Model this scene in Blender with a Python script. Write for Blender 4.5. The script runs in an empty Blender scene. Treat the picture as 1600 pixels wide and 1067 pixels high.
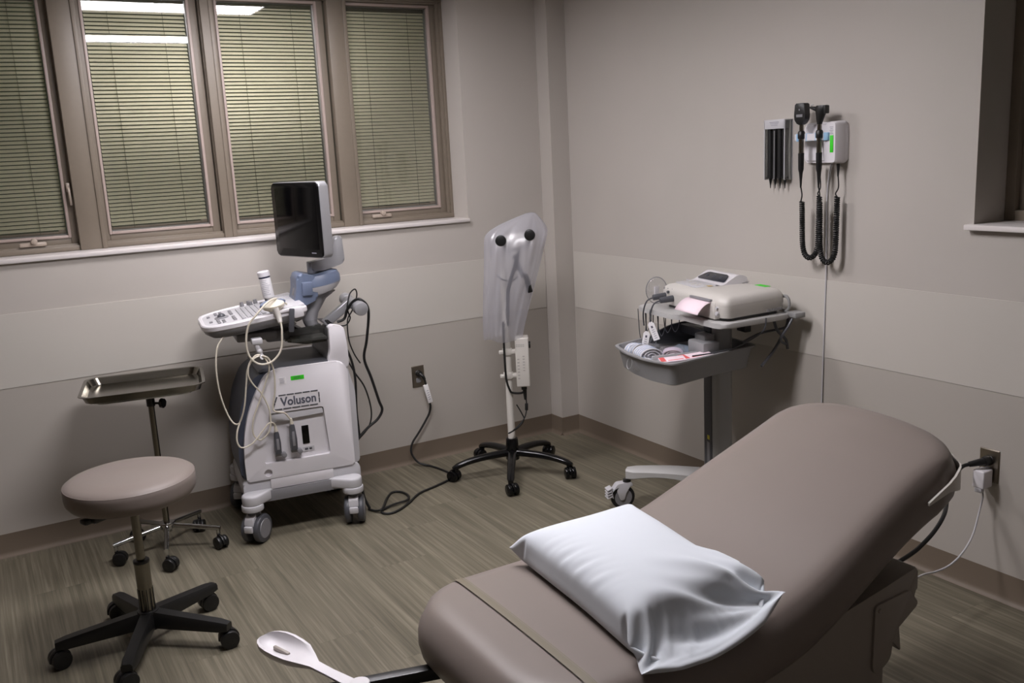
import bpy, bmesh, math, random
import numpy as np
from mathutils import Vector, Matrix
random.seed(7)
PI = math.pi
COL = bpy.context.scene.collection
def rad(a): return math.radians(a)

# ------------------------------------------------------------------ materials
def lin(c):
    c = c/255.0
    return c/12.92 if c <= .04045 else ((c+.055)/1.055)**2.4
def rgb(r, g, b): return (lin(r), lin(g), lin(b), 1)
MATS = {}
def mat(name, col, rough=.5, metal=0, vary=0, vscale=20, bump=0, bscale=200, spec=.5, coat=0, trans=0, sheen=0, aniso=None):
    if name in MATS: return MATS[name]
    m = bpy.data.materials.new(name); m.use_nodes = True
    nt = m.node_tree; b = nt.nodes['Principled BSDF']
    b.inputs['Base Color'].default_value = rgb(*col)
    b.inputs['Roughness'].default_value = rough
    b.inputs['Metallic'].default_value = metal
    b.inputs['Specular IOR Level'].default_value = spec
    b.inputs['Coat Weight'].default_value = coat
    b.inputs['Transmission Weight'].default_value = trans
    b.inputs['Sheen Weight'].default_value = sheen
    tc = nt.nodes.new('ShaderNodeTexCoord')
    if vary:
        n = nt.nodes.new('ShaderNodeTexNoise'); n.inputs['Scale'].default_value = vscale; n.inputs['Detail'].default_value = 5
        if aniso:
            mp = nt.nodes.new('ShaderNodeMapping'); mp.inputs['Scale'].default_value = aniso
            nt.links.new(tc.outputs['Object'], mp.inputs['Vector']); nt.links.new(mp.outputs[0], n.inputs['Vector'])
        else: nt.links.new(tc.outputs['Object'], n.inputs['Vector'])
        mr = nt.nodes.new('ShaderNodeMapRange'); mr.inputs['To Min'].default_value = 1-vary; mr.inputs['To Max'].default_value = 1+vary
        mr.inputs['From Min'].default_value = .3; mr.inputs['From Max'].default_value = .7
        nt.links.new(n.outputs['Fac'], mr.inputs['Value'])
        mx = nt.nodes.new('ShaderNodeVectorMath'); mx.operation = 'SCALE'
        mx.inputs[0].default_value = rgb(*col)[:3]
        nt.links.new(mr.outputs[0], mx.inputs['Scale']); nt.links.new(mx.outputs[0], b.inputs['Base Color'])
    if bump:
        n2 = nt.nodes.new('ShaderNodeTexNoise'); n2.inputs['Scale'].default_value = bscale; n2.inputs['Detail'].default_value = 3
        nt.links.new(tc.outputs['Object'], n2.inputs['Vector'])
        bp = nt.nodes.new('ShaderNodeBump'); bp.inputs['Strength'].default_value = bump; bp.inputs['Distance'].default_value = .002
        nt.links.new(n2.outputs['Fac'], bp.inputs['Height']); nt.links.new(bp.outputs[0], b.inputs['Normal'])
    MATS[name] = m
    return m

def floor_mat():
    m = bpy.data.materials.new('vinyl_plank'); m.use_nodes = True
    nt = m.node_tree; N = nt.nodes; L = nt.links; b = N['Principled BSDF']
    g = N.new('ShaderNodeNewGeometry'); sx = N.new('ShaderNodeSeparateXYZ'); L.new(g.outputs['Position'], sx.inputs[0])
    def mth(op, a, b_=None, c=None):
        n = N.new('ShaderNodeMath'); n.operation = op
        for i, v in enumerate((a, b_, c)):
            if v is None: continue
            if isinstance(v, (int, float)): n.inputs[i].default_value = v
            else: L.new(v, n.inputs[i])
        return n.outputs[0]
    W, LN = .2, 1.2
    row = mth('FLOOR', mth('DIVIDE', mth('ADD', sx.outputs[0], .04), W))
    wn = N.new('ShaderNodeTexWhiteNoise'); wn.noise_dimensions = '1D'; L.new(row, wn.inputs['W'])
    yy = mth('ADD', mth('DIVIDE', sx.outputs[1], LN), wn.outputs[0])
    colr = mth('FLOOR', yy)
    pid = mth('ADD', mth('MULTIPLY', row, 17.3), mth('MULTIPLY', colr, 5.71))
    wn2 = N.new('ShaderNodeTexWhiteNoise'); wn2.noise_dimensions = '1D'; L.new(pid, wn2.inputs['W'])
    def streak(sxx, syy, det):
        cb = N.new('ShaderNodeCombineXYZ')
        L.new(mth('MULTIPLY', sx.outputs[0], sxx), cb.inputs[0]); L.new(mth('MULTIPLY', sx.outputs[1], syy), cb.inputs[1]); L.new(mth('MULTIPLY', pid, 3.1), cb.inputs[2])
        n = N.new('ShaderNodeTexNoise'); n.inputs['Scale'].default_value = 1; n.inputs['Detail'].default_value = det; n.inputs['Roughness'].default_value = .6
        L.new(cb.outputs[0], n.inputs['Vector']); return n.outputs['Fac']
    s1 = streak(75, 1.6, 3); s2 = streak(22, .8, 2); s3 = streak(220, 4, 2)
    v = mth('ADD', mth('MULTIPLY', s1, .5), mth('ADD', mth('MULTIPLY', s2, .28), mth('MULTIPLY', s3, .22)))
    cr = N.new('ShaderNodeValToRGB'); e = cr.color_ramp.elements
    e[0].position = .33; e[0].color = rgb(80, 76, 63)
    e[1].position = .67; e[1].color = rgb(134, 128, 111)
    k = e.new(.5); k.color = rgb(106, 100, 85)
    L.new(v, cr.inputs[0])
    sc = N.new('ShaderNodeVectorMath'); sc.operation = 'SCALE'; L.new(cr.outputs[0], sc.inputs[0])
    fx = mth('FRACT', mth('DIVIDE', mth('ADD', sx.outputs[0], .04), W)); fy = mth('FRACT', yy)
    gap = mth('MINIMUM', mth('MULTIPLY', mth('MINIMUM', fx, mth('SUBTRACT', 1.0, fx)), W), mth('MULTIPLY', mth('MINIMUM', fy, mth('SUBTRACT', 1.0, fy)), LN))
    seam = mth('ADD', .82, mth('MULTIPLY', .18, mth('GREATER_THAN', gap, .0012)))
    tone = mth('ADD', .93, mth('MULTIPLY', wn2.outputs[0], .14))
    L.new(mth('MULTIPLY', seam, tone), sc.inputs['Scale']); L.new(sc.outputs[0], b.inputs['Base Color'])
    b.inputs['Roughness'].default_value = .48; b.inputs['Specular IOR Level'].default_value = .35
    bp = N.new('ShaderNodeBump'); bp.inputs['Strength'].default_value = .15; bp.inputs['Distance'].default_value = .001
    L.new(s3, bp.inputs['Height']); L.new(bp.outputs[0], b.inputs['Normal'])
    return m

def glass_mat(name, tint, f0=.05, fk=1.0):
    m = bpy.data.materials.new(name); m.use_nodes = True
    nt = m.node_tree; N = nt.nodes; L = nt.links; N.clear()
    out = N.new('ShaderNodeOutputMaterial'); mx = N.new('ShaderNodeMixShader')
    t = N.new('ShaderNodeBsdfTransparent'); t.inputs[0].default_value = rgb(*tint)
    g = N.new('ShaderNodeBsdfGlossy'); g.inputs['Roughness'].default_value = .02
    fr = N.new('ShaderNodeFresnel'); fr.inputs['IOR'].default_value = 1.5
    ml = N.new('ShaderNodeMath'); ml.operation = 'MULTIPLY'; ml.inputs[1].default_value = fk; L.new(fr.outputs[0], ml.inputs[0])
    L.new(ml.outputs[0], mx.inputs[0]); L.new(t.outputs[0], mx.inputs[1]); L.new(g.outputs[0], mx.inputs[2]); L.new(mx.outputs[0], out.inputs[0])
    return m

def film_mat(name, col, alpha, rough=.35, gl=.12):
    """clear or milky plastic film: part diffuse/translucent, part see-through, thin gloss"""
    m = bpy.data.materials.new(name); m.use_nodes = True
    nt = m.node_tree; N = nt.nodes; L = nt.links; N.clear()
    out = N.new('ShaderNodeOutputMaterial')
    t = N.new('ShaderNodeBsdfTransparent'); d = N.new('ShaderNodeBsdfDiffuse'); tr = N.new('ShaderNodeBsdfTranslucent')
    d.inputs[0].default_value = rgb(*col); tr.inputs[0].default_value = rgb(*col)
    g = N.new('ShaderNodeBsdfGlossy'); g.inputs['Roughness'].default_value = rough
    m1 = N.new('ShaderNodeMixShader'); m1.inputs[0].default_value = .45; L.new(d.outputs[0], m1.inputs[1]); L.new(tr.outputs[0], m1.inputs[2])
    m2 = N.new('ShaderNodeMixShader'); m2.inputs[0].default_value = alpha; L.new(t.outputs[0], m2.inputs[1]); L.new(m1.outputs[0], m2.inputs[2])
    m3 = N.new('ShaderNodeMixShader'); m3.inputs[0].default_value = gl; L.new(m2.outputs[0], m3.inputs[1]); L.new(g.outputs[0], m3.inputs[2])
    L.new(m3.outputs[0], out.inputs[0]); return m

def emit_mat(name, col, s):
    m = bpy.data.materials.new(name); m.use_nodes = True
    b = m.node_tree.nodes['Principled BSDF']; b.inputs['Base Color'].default_value = (.8, .8, .8, 1)
    b.inputs['Emission Color'].default_value = rgb(*col); b.inputs['Emission Strength'].default_value = s
    return m

# ------------------------------------------------------------------ geometry helpers
def B(): return bmesh.new()
def _xf(bm, vs, M):
    for v in vs: v.co = M @ v.co
def box(bm, c, s, bev=0, rot=None, seg=2):
    r = bmesh.ops.create_cube(bm, size=1.0); vs = r['verts']
    for v in vs: v.co = Vector((v.co.x*s[0], v.co.y*s[1], v.co.z*s[2]))
    if bev:
        es = list({e for v in vs for e in v.link_edges})
        rr = bmesh.ops.bevel(bm, geom=es, offset=min(bev, min(s)*.49), segments=seg, profile=.5, affect='EDGES')
        vs = list({v for f in rr['faces'] for v in f.verts} | {v for v in vs if v.is_valid})
    M = Matrix.Translation(Vector(c)) @ (rot if rot else Matrix.Identity(4))
    _xf(bm, vs, M)
    return vs
def rotm(ax, ang): return Matrix.Rotation(rad(ang), 4, ax)
def frame_to(p0, p1):
    d = (Vector(p1)-Vector(p0)); L = d.length
    q = d.to_track_quat('Z', 'Y').to_matrix().to_4x4()
    return Matrix.Translation(Vector(p0)) @ q, L
def lathe(bm, prof, seg=28, M=None, cap=True):
    rings = []
    for r, z in prof:
        rings.append([bm.verts.new((r*math.cos(2*PI*i/seg), r*math.sin(2*PI*i/seg), z)) for i in range(seg)])
    for a, b in zip(rings, rings[1:]):
        for i in range(seg): bm.faces.new((a[i], a[(i+1) % seg], b[(i+1) % seg], b[i]))
    if cap:
        bm.faces.new(list(reversed(rings[0]))); bm.faces.new(rings[-1])
    if M: _xf(bm, [v for r in rings for v in r], M)
def cyl(bm, p0, p1, r0, r1=None, seg=20, bev=0):
    M, L = frame_to(p0, p1); r1 = r0 if r1 is None else r1
    if bev: prof = [(r0-bev, 0), (r0-bev*.3, bev*.3), (r0, bev), (r1, L-bev), (r1-bev*.3, L-bev*.3), (r1-bev, L)]
    else: prof = [(r0, 0), (r1, L)]
    lathe(bm, prof, seg, M)
def smooth_path(pts, sub=6):
    P = [Vector(p) for p in pts]
    if sub <= 1 or len(P) < 3: return P
    out = []
    for i in range(len(P)-1):
        p0 = P[max(i-1, 0)]; p1 = P[i]; p2 = P[i+1]; p3 = P[min(i+2, len(P)-1)]
        for k in range(sub):
            t = k/sub
            out.append(.5*((2*p1)+(p2-p0)*t+(2*p0-5*p1+4*p2-p3)*t*t+(-p0+3*p1-3*p2+p3)*t**3))
    out.append(P[-1]); return out
def tube(bm, pts, r, seg=8, sub=6, prof=None):
    P = smooth_path(pts, sub); n = len(P); rings = []
    t = (P[1]-P[0]).normalized()
    up = Vector((0, 0, 1)) if abs(t.z) < .9 else Vector((1, 0, 0))
    nrm = (up - up.dot(t)*t).normalized()
    for i, p in enumerate(P):
        if i == 0: t = P[1]-P[0]
        elif i == n-1: t = P[-1]-P[-2]
        else: t = P[i+1]-P[i-1]
        if t.length < 1e-9: t = Vector((0, 0, 1))
        t = t.normalized()
        nrm = nrm - nrm.dot(t)*t
        if nrm.length < 1e-6: nrm = t.orthogonal()
        nrm = nrm.normalized(); bi = t.cross(nrm)
        rr = r(i/(n-1)) if callable(r) else r
        ring = []
        for k in range(seg):
            a = 2*PI*k/seg
            if prof: u, w = prof[k]
            else: u, w = math.cos(a), math.sin(a)
            ring.append(bm.verts.new(p+nrm*(rr*u)+bi*(rr*w)))
        rings.append(ring)
    for a, b in zip(rings, rings[1:]):
        for k in range(seg): bm.faces.new((a[k], a[(k+1) % seg], b[(k+1) % seg], b[k]))
    bm.faces.new(list(reversed(rings[0]))); bm.faces.new(rings[-1])
def prism(bm, poly, z0, z1, M=None, bev=0, seg=2):
    """extrude the 2D outline poly (xy) from z0 to z1, then transform by M"""
    a = [bm.verts.new((x, y, z0)) for x, y in poly]; b = [bm.verts.new((x, y, z1)) for x, y in poly]
    n = len(poly); fs = [bm.faces.new(list(reversed(a))), bm.faces.new(b)]
    for i in range(n): fs.append(bm.faces.new((a[i], a[(i+1) % n], b[(i+1) % n], b[i])))
    vs = a+b
    if bev:
        es = [e for e in fs[0].edges]+[e for e in fs[1].edges]
        rr = bmesh.ops.bevel(bm, geom=es, offset=bev, segments=seg, profile=.5, affect='EDGES')
        vs = list({v for f in rr['faces'] for v in f.verts} | {v for v in vs if v.is_valid})
    if M: _xf(bm, vs, M)
    return vs
def rrect(w, h, r, n=5, cx=0, cy=0):
    out = []
    for (sx, sy, a0) in ((1, 1, 0), (-1, 1, 90), (-1, -1, 180), (1, -1, 270)):
        for i in range(n+1):
            a = rad(a0+90*i/n); out.append((cx+sx*(w/2-r)+r*math.cos(a), cy+sy*(h/2-r)+r*math.sin(a)))
    return out
def roundpoly(poly, r, n=4):
    """round every corner of a polygon; r may be a list"""
    out = []; N_ = len(poly)
    for i in range(N_):
        p = Vector(poly[i]); a = Vector(poly[i-1]); b = Vector(poly[(i+1) % N_]); ri = r[i] if isinstance(r, (list, tuple)) else r
        if ri <= 0: out.append(tuple(p)); continue
        ri = min(ri, (a-p).length*.45, (b-p).length*.45)
        p0 = p+(a-p).normalized()*ri; p1 = p+(b-p).normalized()*ri
        for k in range(n+1):
            t = k/n; q = p0*(1-t)**2+p*2*t*(1-t)+p1*t*t; out.append(tuple(q))
    return out
def loft(bm, loops, cap0=True, cap1=True):
    rs = [[bm.verts.new(p) for p in lp] for lp in loops]; n = len(rs[0])
    for a, b in zip(rs, rs[1:]):
        for i in range(n): bm.faces.new((a[i], a[(i+1) % n], b[(i+1) % n], b[i]))
    if cap0: bm.faces.new(list(reversed(rs[0])))
    if cap1: bm.faces.new(rs[-1])
XZ = Matrix(((1, 0, 0, 0), (0, 0, 1, 0), (0, 1, 0, 0), (0, 0, 0, 1)))     # poly xy -> world xz, z -> y
YZ = Matrix(((0, 0, 1, 0), (1, 0, 0, 0), (0, 1, 0, 0), (0, 0, 0, 1)))     # poly xy -> world yz, z -> x

def obj(name, bm, m, parent=None, ang=38, **props):
    me = bpy.data.meshes.new(name)
    bmesh.ops.recalc_face_normals(bm, faces=bm.faces[:])
    bm.to_mesh(me); bm.free()
    me.shade_smooth(); me.set_sharp_from_angle(angle=rad(ang))
    o = bpy.data.objects.new(name, me); COL.objects.link(o)
    for mm in (m if isinstance(m, (list, tuple)) else [m]): me.materials.append(mm)
    if parent: o.parent = parent
    for k, v in props.items(): o[k] = v
    return o
def thing(name, label, cat, loc=(0, 0, 0), rz=0, group=None):
    o = bpy.data.objects.new(name, None); o.empty_display_size = .1; COL.objects.link(o)
    o.location = loc; o.rotation_euler = (0, 0, rad(rz)); o['label'] = label; o['category'] = cat
    if group: o['group'] = group
    return o
def tag(o, label, cat, group=None):
    o['label'] = label; o['category'] = cat
    if group: o['group'] = group
    return o
def struct(name, bm, m, parent=None, **k):
    o = obj(name, bm, m, parent, **k)
    if not parent: o['kind'] = 'structure'
    return o
def boolcut(o, bm_cut):
    me = bpy.data.meshes.new('cutter'); bmesh.ops.recalc_face_normals(bm_cut, faces=bm_cut.faces[:]); bm_cut.to_mesh(me); bm_cut.free()
    c = bpy.data.objects.new('cutter', me); COL.objects.link(c)
    c.parent = o.parent; c.matrix_parent_inverse = o.matrix_parent_inverse.copy()
    md = o.modifiers.new('cut', 'BOOLEAN'); md.operation = 'DIFFERENCE'; md.object = c; md.solver = 'EXACT'
    bpy.context.view_layer.update()
    dg = bpy.context.evaluated_depsgraph_get(); new = bpy.data.meshes.new_from_object(o.evaluated_get(dg))
    o.modifiers.clear(); old = o.data; o.data = new
    bpy.data.objects.remove(c); bpy.data.meshes.remove(me)
    new.shade_smooth(); new.set_sharp_from_angle(angle=rad(38))
def text(name, s, size, M, m, parent, depth=.0006, sx=1, bold=.0):
    cu = bpy.data.curves.new(name, 'FONT'); cu.body = s; cu.size = size; cu.extrude = depth; cu.align_x = 'CENTER'; cu.align_y = 'CENTER'; cu.resolution_u = 3; cu.offset = bold
    t = bpy.data.objects.new(name, cu); COL.objects.link(t); bpy.context.view_layer.update()
    me = bpy.data.meshes.new_from_object(t.evaluated_get(bpy.context.evaluated_depsgraph_get())); bpy.data.objects.remove(t)
    me.transform(M @ Matrix.Diagonal((sx, 1, 1, 1))); me.materials.clear(); me.materials.append(m)
    o = bpy.data.objects.new(name, me); COL.objects.link(o); o.parent = parent; return o
def copy_tree(o, parent=None):
    c = o.copy(); COL.objects.link(c)
    if parent: c.parent = parent
    for ch in list(o.children): copy_tree(ch, c)
    return c

# palette
M_wall = mat('painted_wall', (182, 176, 169), .62, vary=.015, vscale=3, bump=.12, bscale=350, spec=.25)
M_panel = mat('wall_panel', (192, 187, 179), .4, bump=.03, bscale=200, spec=.3)
M_low = mat('wall_panel_lower', (175, 169, 161), .42, bump=.03, bscale=200, spec=.3)
M_ceil = mat('ceiling_tile', (215, 212, 205), .8, bump=.3, bscale=300)
M_base = mat('vinyl_base', (112, 100, 87), .5, spec=.3)
M_sill = mat('sill_white', (214, 208, 205), .35)
M_frame = mat('window_taupe', (120, 110, 97), .45, vary=.02, vscale=60)
M_bead = mat('glazing_bead', (170, 154, 146), .4)
M_hw = mat('handle_beige', (168, 155, 142), .35)
M_slat = mat('blind_slat', (250, 246, 224), .45)
M_cordd = mat('ladder_cord', (70, 70, 52), .7)
M_alu = mat('bright_spacer', (220, 222, 228), .3, metal=.6)
M_glass = glass_mat('window_glass', (245, 245, 242), fk=1.3)
M_outer = glass_mat('outer_glass', (176, 184, 170), fk=1.0)
M_black = mat('black_plastic', (20, 20, 20), .38)
M_blackg = mat('glossy_black_plastic', (12, 12, 13), .2, spec=.35)
M_rub = mat('black_rubber', (18, 18, 18), .55)
M_taupe = mat('taupe_vinyl', (126, 116, 110), .42, vary=.012, vscale=8, bump=.08, bscale=500, spec=.3)
M_seam = mat('vinyl_seam', (112, 103, 84), .5)
M_chrome = mat('chrome', (185, 185, 184), .12, metal=1)
M_steel = mat('brushed_steel', (128, 124, 115), .2, metal=1, vary=.05, vscale=4, aniso=(2, 60, 60))
M_plate = mat('outlet_steel', (150, 142, 130), .32, metal=1)
M_white = mat('machine_white', (214, 211, 214), .38)
M_lgrey = mat('light_grey_plastic', (188, 187, 190), .4)
M_mgrey = mat('mid_grey_plastic', (128, 127, 130), .42)
M_dgrey = mat('dark_grey_plastic', (74, 75, 80), .4)
M_silver = mat('silver_paint', (165, 165, 168), .33, metal=.35)
M_blue = mat('slate_blue_plastic', (104, 115, 138), .4)
M_navy = mat('blue_grey_shell', (60, 65, 78), .42)
M_screen = mat('screen_glass', (7, 7, 8), .12, spec=.25)
M_cable = mat('cream_cable', (205, 198, 182), .4)
M_green = mat('green_sticker', (52, 205, 30), .5)
M_ink = mat('grey_ink', (88, 88, 98), .5)
M_inkl = mat('faint_ink', (150, 148, 158), .6)
M_beige = mat('equipment_beige', (196, 192, 186), .4)
M_cart = mat('cart_grey', (150, 150, 149), .42)
M_cartl = mat('cart_light_grey', (176, 175, 173), .42)
M_bin = mat('bin_grey', (136, 136, 137), .45)
M_smoke = glass_mat('smoke_plastic', (176, 178, 172), fk=1.6)
M_paper = mat('pinkish_paper', (232, 212, 220), .7)
M_wpaper = mat('white_paper', (228, 226, 226), .7)
M_film = film_mat('milky_bag_film', (208, 208, 218), .40, .3, .07)
M_cfilm = film_mat('clear_film', (232, 232, 236), .08, .12, .12)
M_cloth = mat('pillow_cover', (206, 211, 217), .85, bump=.05, bscale=900, sheen=.1, spec=.2)
M_tbase = mat('table_base', (150, 142, 134), .45)
M_cream = mat('cream_plastic', (205, 200, 192), .4)
M_lb = mat('light_blue_grip', (150, 190, 222), .4)
M_red = mat('red_print', (214, 92, 92), .5)
M_belt = mat('belt_white', (228, 226, 230), .75)
M_beltb = mat('belt_blue', (150, 180, 218), .75)
M_beltp = mat('belt_pink', (222, 200, 208), .75)
# ------------------------------------------------------------------ the room (north wall y=0, east wall x=0)
X0, Y0, ZC = -4.4, -5.4, 2.44
WX0, WX1, WZ0, WZ1 = -2.98, -.58, 1.257, 2.378     # north window opening
EY0, EY1 = -4.3, -2.455                            # east window opening
REC = .17
bm = B(); box(bm, (X0/2, Y0/2, -.05), (-X0+.4, -Y0+.4, .1)); struct('floor', bm, floor_mat())
bm = B(); box(bm, (X0/2, Y0/2, ZC+.05), (-X0+.4, -Y0+.4, .1)); ceil = struct('ceiling', bm, M_ceil)
def wallbox(bm, x0, x1, y0, y1, z0, z1): box(bm, ((x0+x1)/2, (y0+y1)/2, (z0+z1)/2), (x1-x0, y1-y0, z1-z0))
T = .30
bm = B()
wallbox(bm, X0-T, WX0, 0, T, 0, ZC); wallbox(bm, WX1, T, 0, T, 0, ZC)
wallbox(bm, WX0, WX1, 0, T, 0, WZ0-.018); wallbox(bm, WX0, WX1, 0, T, WZ1, ZC)
struct('wall_north', bm, M_wall)
bm = B()
EZ0 = 1.274
wallbox(bm, 0, T, EY1, 0, 0, ZC); wallbox(bm, 0, T, Y0, EY0, 0, ZC)
wallbox(bm, 0, T, EY0, EY1, 0, EZ0-.018); wallbox(bm, 0, T, EY0, EY1, 2.378, ZC)
struct('wall_east', bm, M_wall)
bm = B(); wallbox(bm, X0-T, T, Y0-T, Y0, 0, ZC); struct('wall_south', bm, M_sill)
bm = B(); wallbox(bm, X0-T, X0, Y0, 0, 0, ZC); struct('wall_west', bm, mat('dark_unseen_wall', (104, 88, 74), .5))  # out of view; coloured dark to cut bounce light on the left side
CA, CB = .1145, .111
bm = B(); wallbox(bm, -CA, 0, -CB, 0, 0, ZC); struct('wall_corner', bm, M_wall)
# lighter wall panels: a band at mid height, taupe panels beneath it
ZB0, ZB1 = .7247, 1.0334
bm = B(); wallbox(bm, X0, -.118, -.004, 0, ZB0, ZB1); struct('trim_1', bm, M_panel)
bm = B(); wallbox(bm, -.004, 0, Y0, -.121, ZB0, ZB1); struct('trim_2', bm, M_panel)
bm = B(); wallbox(bm, X0, -.118, -.0022, 0, .10, ZB0-.0015); struct('trim_3', bm, M_low)
bm = B(); wallbox(bm, -.0022, 0, Y0, -.121, .10, ZB0-.0015); struct('trim_4', bm, M_low)
# cove base
def cove(name, p0, p1, nrm):
    """profile swept along p0-p1, thickness towards nrm"""
    prof = [(0, .102), (.003, .101), (.0035, .022), (.006, .012), (.012, .004), (.018, 0.0), (0, 0)]
    p0 = Vector(p0); p1 = Vector(p1); n = Vector(nrm)
    bm = B(); a = [bm.verts.new((p0+n*d)+Vector((0, 0, z))) for d, z in prof]; b = [bm.verts.new((p1+n*d)+Vector((0, 0, z))) for d, z in prof]
    m = len(prof)
    for i in range(m): bm.faces.new((a[i], a[(i+1) % m], b[(i+1) % m], b[i]))
    bm.faces.new(a); bm.faces.new(list(reversed(b)))
    return struct(name, bm, M_base)
cove('baseboard_north', (X0, 0, 0), (-CA, 0, 0), (0, -1, 0))
cove('baseboard_east', (0, Y0, 0), (0, -CB, 0), (-1, 0, 0))
cove('baseboard_corner_west', (-CA, 0, 0), (-CA, -CB-.003, 0), (-1, 0, 0))
cove('baseboard_corner_south', (-CA-.003, -CB, 0), (0, -CB, 0), (0, -1, 0))
cove('baseboard_south', (X0, Y0, 0), (0, Y0, 0), (0, 1, 0))
cove('baseboard_west', (X0, Y0, 0), (X0, 0, 0), (1, 0, 0))
# sills
bm = B(); box(bm, ((WX0+WX1)/2-.004, (REC-.016)/2, WZ0-.009), (WX1-WX0+.012, REC+.016, .018), .003); struct('trim_5', bm, M_sill)
bm = B(); box(bm, ((REC-.03)/2, (EY0+EY1)/2, EZ0-.008), (REC+.03, EY1-EY0+.036, .018), .003); struct('trim_6', bm, M_sill)

# window units on the north wall
FY = .16          # face of the fixed frame
def rectframe(bm, x0, x1, z0, z1, y0, y1, w, wb=None, bev=.0015):
    wb = wb or w
    box(bm, (x0+w/2, (y0+y1)/2, (z0+z1)/2), (w, y1-y0, z1-z0), bev); box(bm, (x1-w/2, (y0+y1)/2, (z0+z1)/2), (w, y1-y0, z1-z0), bev)
    box(bm, ((x0+x1)/2, (y0+y1)/2, z0+wb/2), (x1-x0-2*w, y1-y0, wb), bev); box(bm, ((x0+x1)/2, (y0+y1)/2, z1-w/2), (x1-x0-2*w, y1-y0, w), bev)
UN = [(-2.98, -2.378, 1, 0), (-2.378, -1.778, 0, 0), (-1.778, -1.157, 0, 0), (-1.157, -.58, 1, 1)]
GX = [(-2.935, -2.468), (-2.292, -1.858), (-1.722, -1.258), (-1.095, -.655)]
ML = [None, (-2.432, -2.322), (-1.806, -1.748), (-1.208, -1.108)]
for i, ((x0, x1, openable, last), (g0, g1)) in enumerate(zip(UN, GX)):
    w = bpy.data.objects.new('window_%d' % (i+1), None); COL.objects.link(w); w['kind'] = 'structure'; w.location = (0, 0, 0)
    # fixed frame
    bm = B(); rectframe(bm, x0, x1, WZ0, WZ1, FY+.012, T-.02, .03, .03)
    if last: rectframe(bm, x0, x1, WZ0, WZ1, FY, FY+.014, .016, .016)
    box(bm, ((x0+x1)/2, FY+.012, WZ0+.012), (x1-x0, .03, .022), .003)
    box(bm, ((x0+x1)/2, FY+.012, WZ1-.01), (x1-x0, .03, .02), .003)
    obj('window_frame', bm, M_frame, w)
    if ML[i]:
        a, b_ = ML[i]; bm = B(); box(bm, ((a+b_)/2, FY+.01, (WZ0+WZ1)/2), (b_-a, .05, WZ1-WZ0), .003)
        box(bm, (b_-.012, FY-.0165, (WZ0+WZ1)/2), (.018, .008, WZ1-WZ0-.002), .002)
        obj('mullion_cover', bm, M_frame, w)
    # sash, bead, glass and everything held in it
    bm = B(); rectframe(bm, g0-.045, g1+.045, 1.325-.047, 2.332+.034, FY+.028, FY+.085, .036, .036, .003)
    s = obj('sash', bm, M_frame, w)
    bm = B(); rectframe(bm, g0-.012, g1+.012, 1.325-.012, 2.332+.012, FY+.022, FY+.05, .012, .012, .002); obj('glazing_bead', bm, M_bead, s)
    bm = B(); rectframe(bm, g0-.001, g1+.001, 1.325, 2.332, FY+.047, FY+.072, .004, .006, 0); obj('spacer_bar', bm, M_alu, s)
    bm = B(); box(bm, ((g0+g1)/2, FY+.044, 1.8285), (g1-g0+.02, .003, 1.02)); obj('glass_pane', bm, M_glass, s)
    bm = B(); box(bm, ((g0+g1)/2, FY+.076, 1.8285), (g1-g0+.02, .003, 1.02)); obj('outer_glass_pane', bm, M_outer, s)
    if openable:
        cx = g0+.29 if i == 0 else g0+.10
        if i == 0: cx = -2.615
        bm = B(); box(bm, (cx, FY+.012, 1.297), (.105, .022, .018), .005); cyl(bm, (cx+.005, FY+.01, 1.31), (cx+.005, FY-.012, 1.31), .014, .012, 16, .002)
        cyl(bm, (cx+.005, FY-.012, 1.31), (cx+.005, FY-.016, 1.31), .005, seg=12); obj('window_crank', bm, M_hw, w)
        lx = (x1-.068) if i == 0 else (g0-.012)
        bm = B(); box(bm, (lx, FY+.018, 1.53), (.016, .016, .04), .004)
        tube(bm, [(lx, FY+.014, 1.53), (lx, FY-.002, 1.515), (lx+.002, FY+.004, 1.48), (lx+.004, FY+.012, 1.455)], .0055, 8, 4); obj('sash_latch', bm, M_hw, w)
    # blind between the panes
    lab = ['slatted blind in the leftmost window, darkest of the four, cut by the photo edge',
           'slatted blind under two bright lamp reflections, in the second window from the left',
           'slatted blind in the window directly behind the ultrasound monitor',
           'slatted blind in the rightmost of the four windows, nearest the room corner'][i]
    bl = thing('venetian_blind', lab, 'blind', ((g0+g1)/2, FY+.060, 1.325), 0, 'blinds between the window panes')
    hw = (g1-g0)/2-.007
    bm = B(); z = .030; tilt = rad([50, 50, 50, 58][i])
    while z < .985:
        wv = .0085
        vs = []
        for sgn in (-1, 1):
            for k in range(4):
                u = (k/3*2-1); yy = u*wv*math.cos(tilt); zz = z+u*wv*math.sin(tilt)*1+.0012*(1-u*u)
                vs.append(bm.verts.new((sgn*hw, yy, zz)))
        for k in range(3): bm.faces.new((vs[k], vs[k+1], vs[4+k+1], vs[4+k]))
        z += .0170
    sl = obj('slats', bm, M_slat, bl, ang=80)
    bm = B()
    for u in (-.55, .55): box(bm, (u*hw, -.0095, .5), (.0016, .001, .98))
    obj('ladder_cord', bm, M_cordd, bl)
    bm = B(); box(bm, (0, 0, .0125), (2*hw, .016, .011), .002); box(bm, (hw-.015, -.004, .016), (.03, .014, .016), .003); obj('bottom_rail', bm, M_hw, bl)
    bm = B(); box(bm, (0, 0, .994), (2*hw, .018, .018), .002); obj('head_rail', bm, M_cordd, bl)
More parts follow.
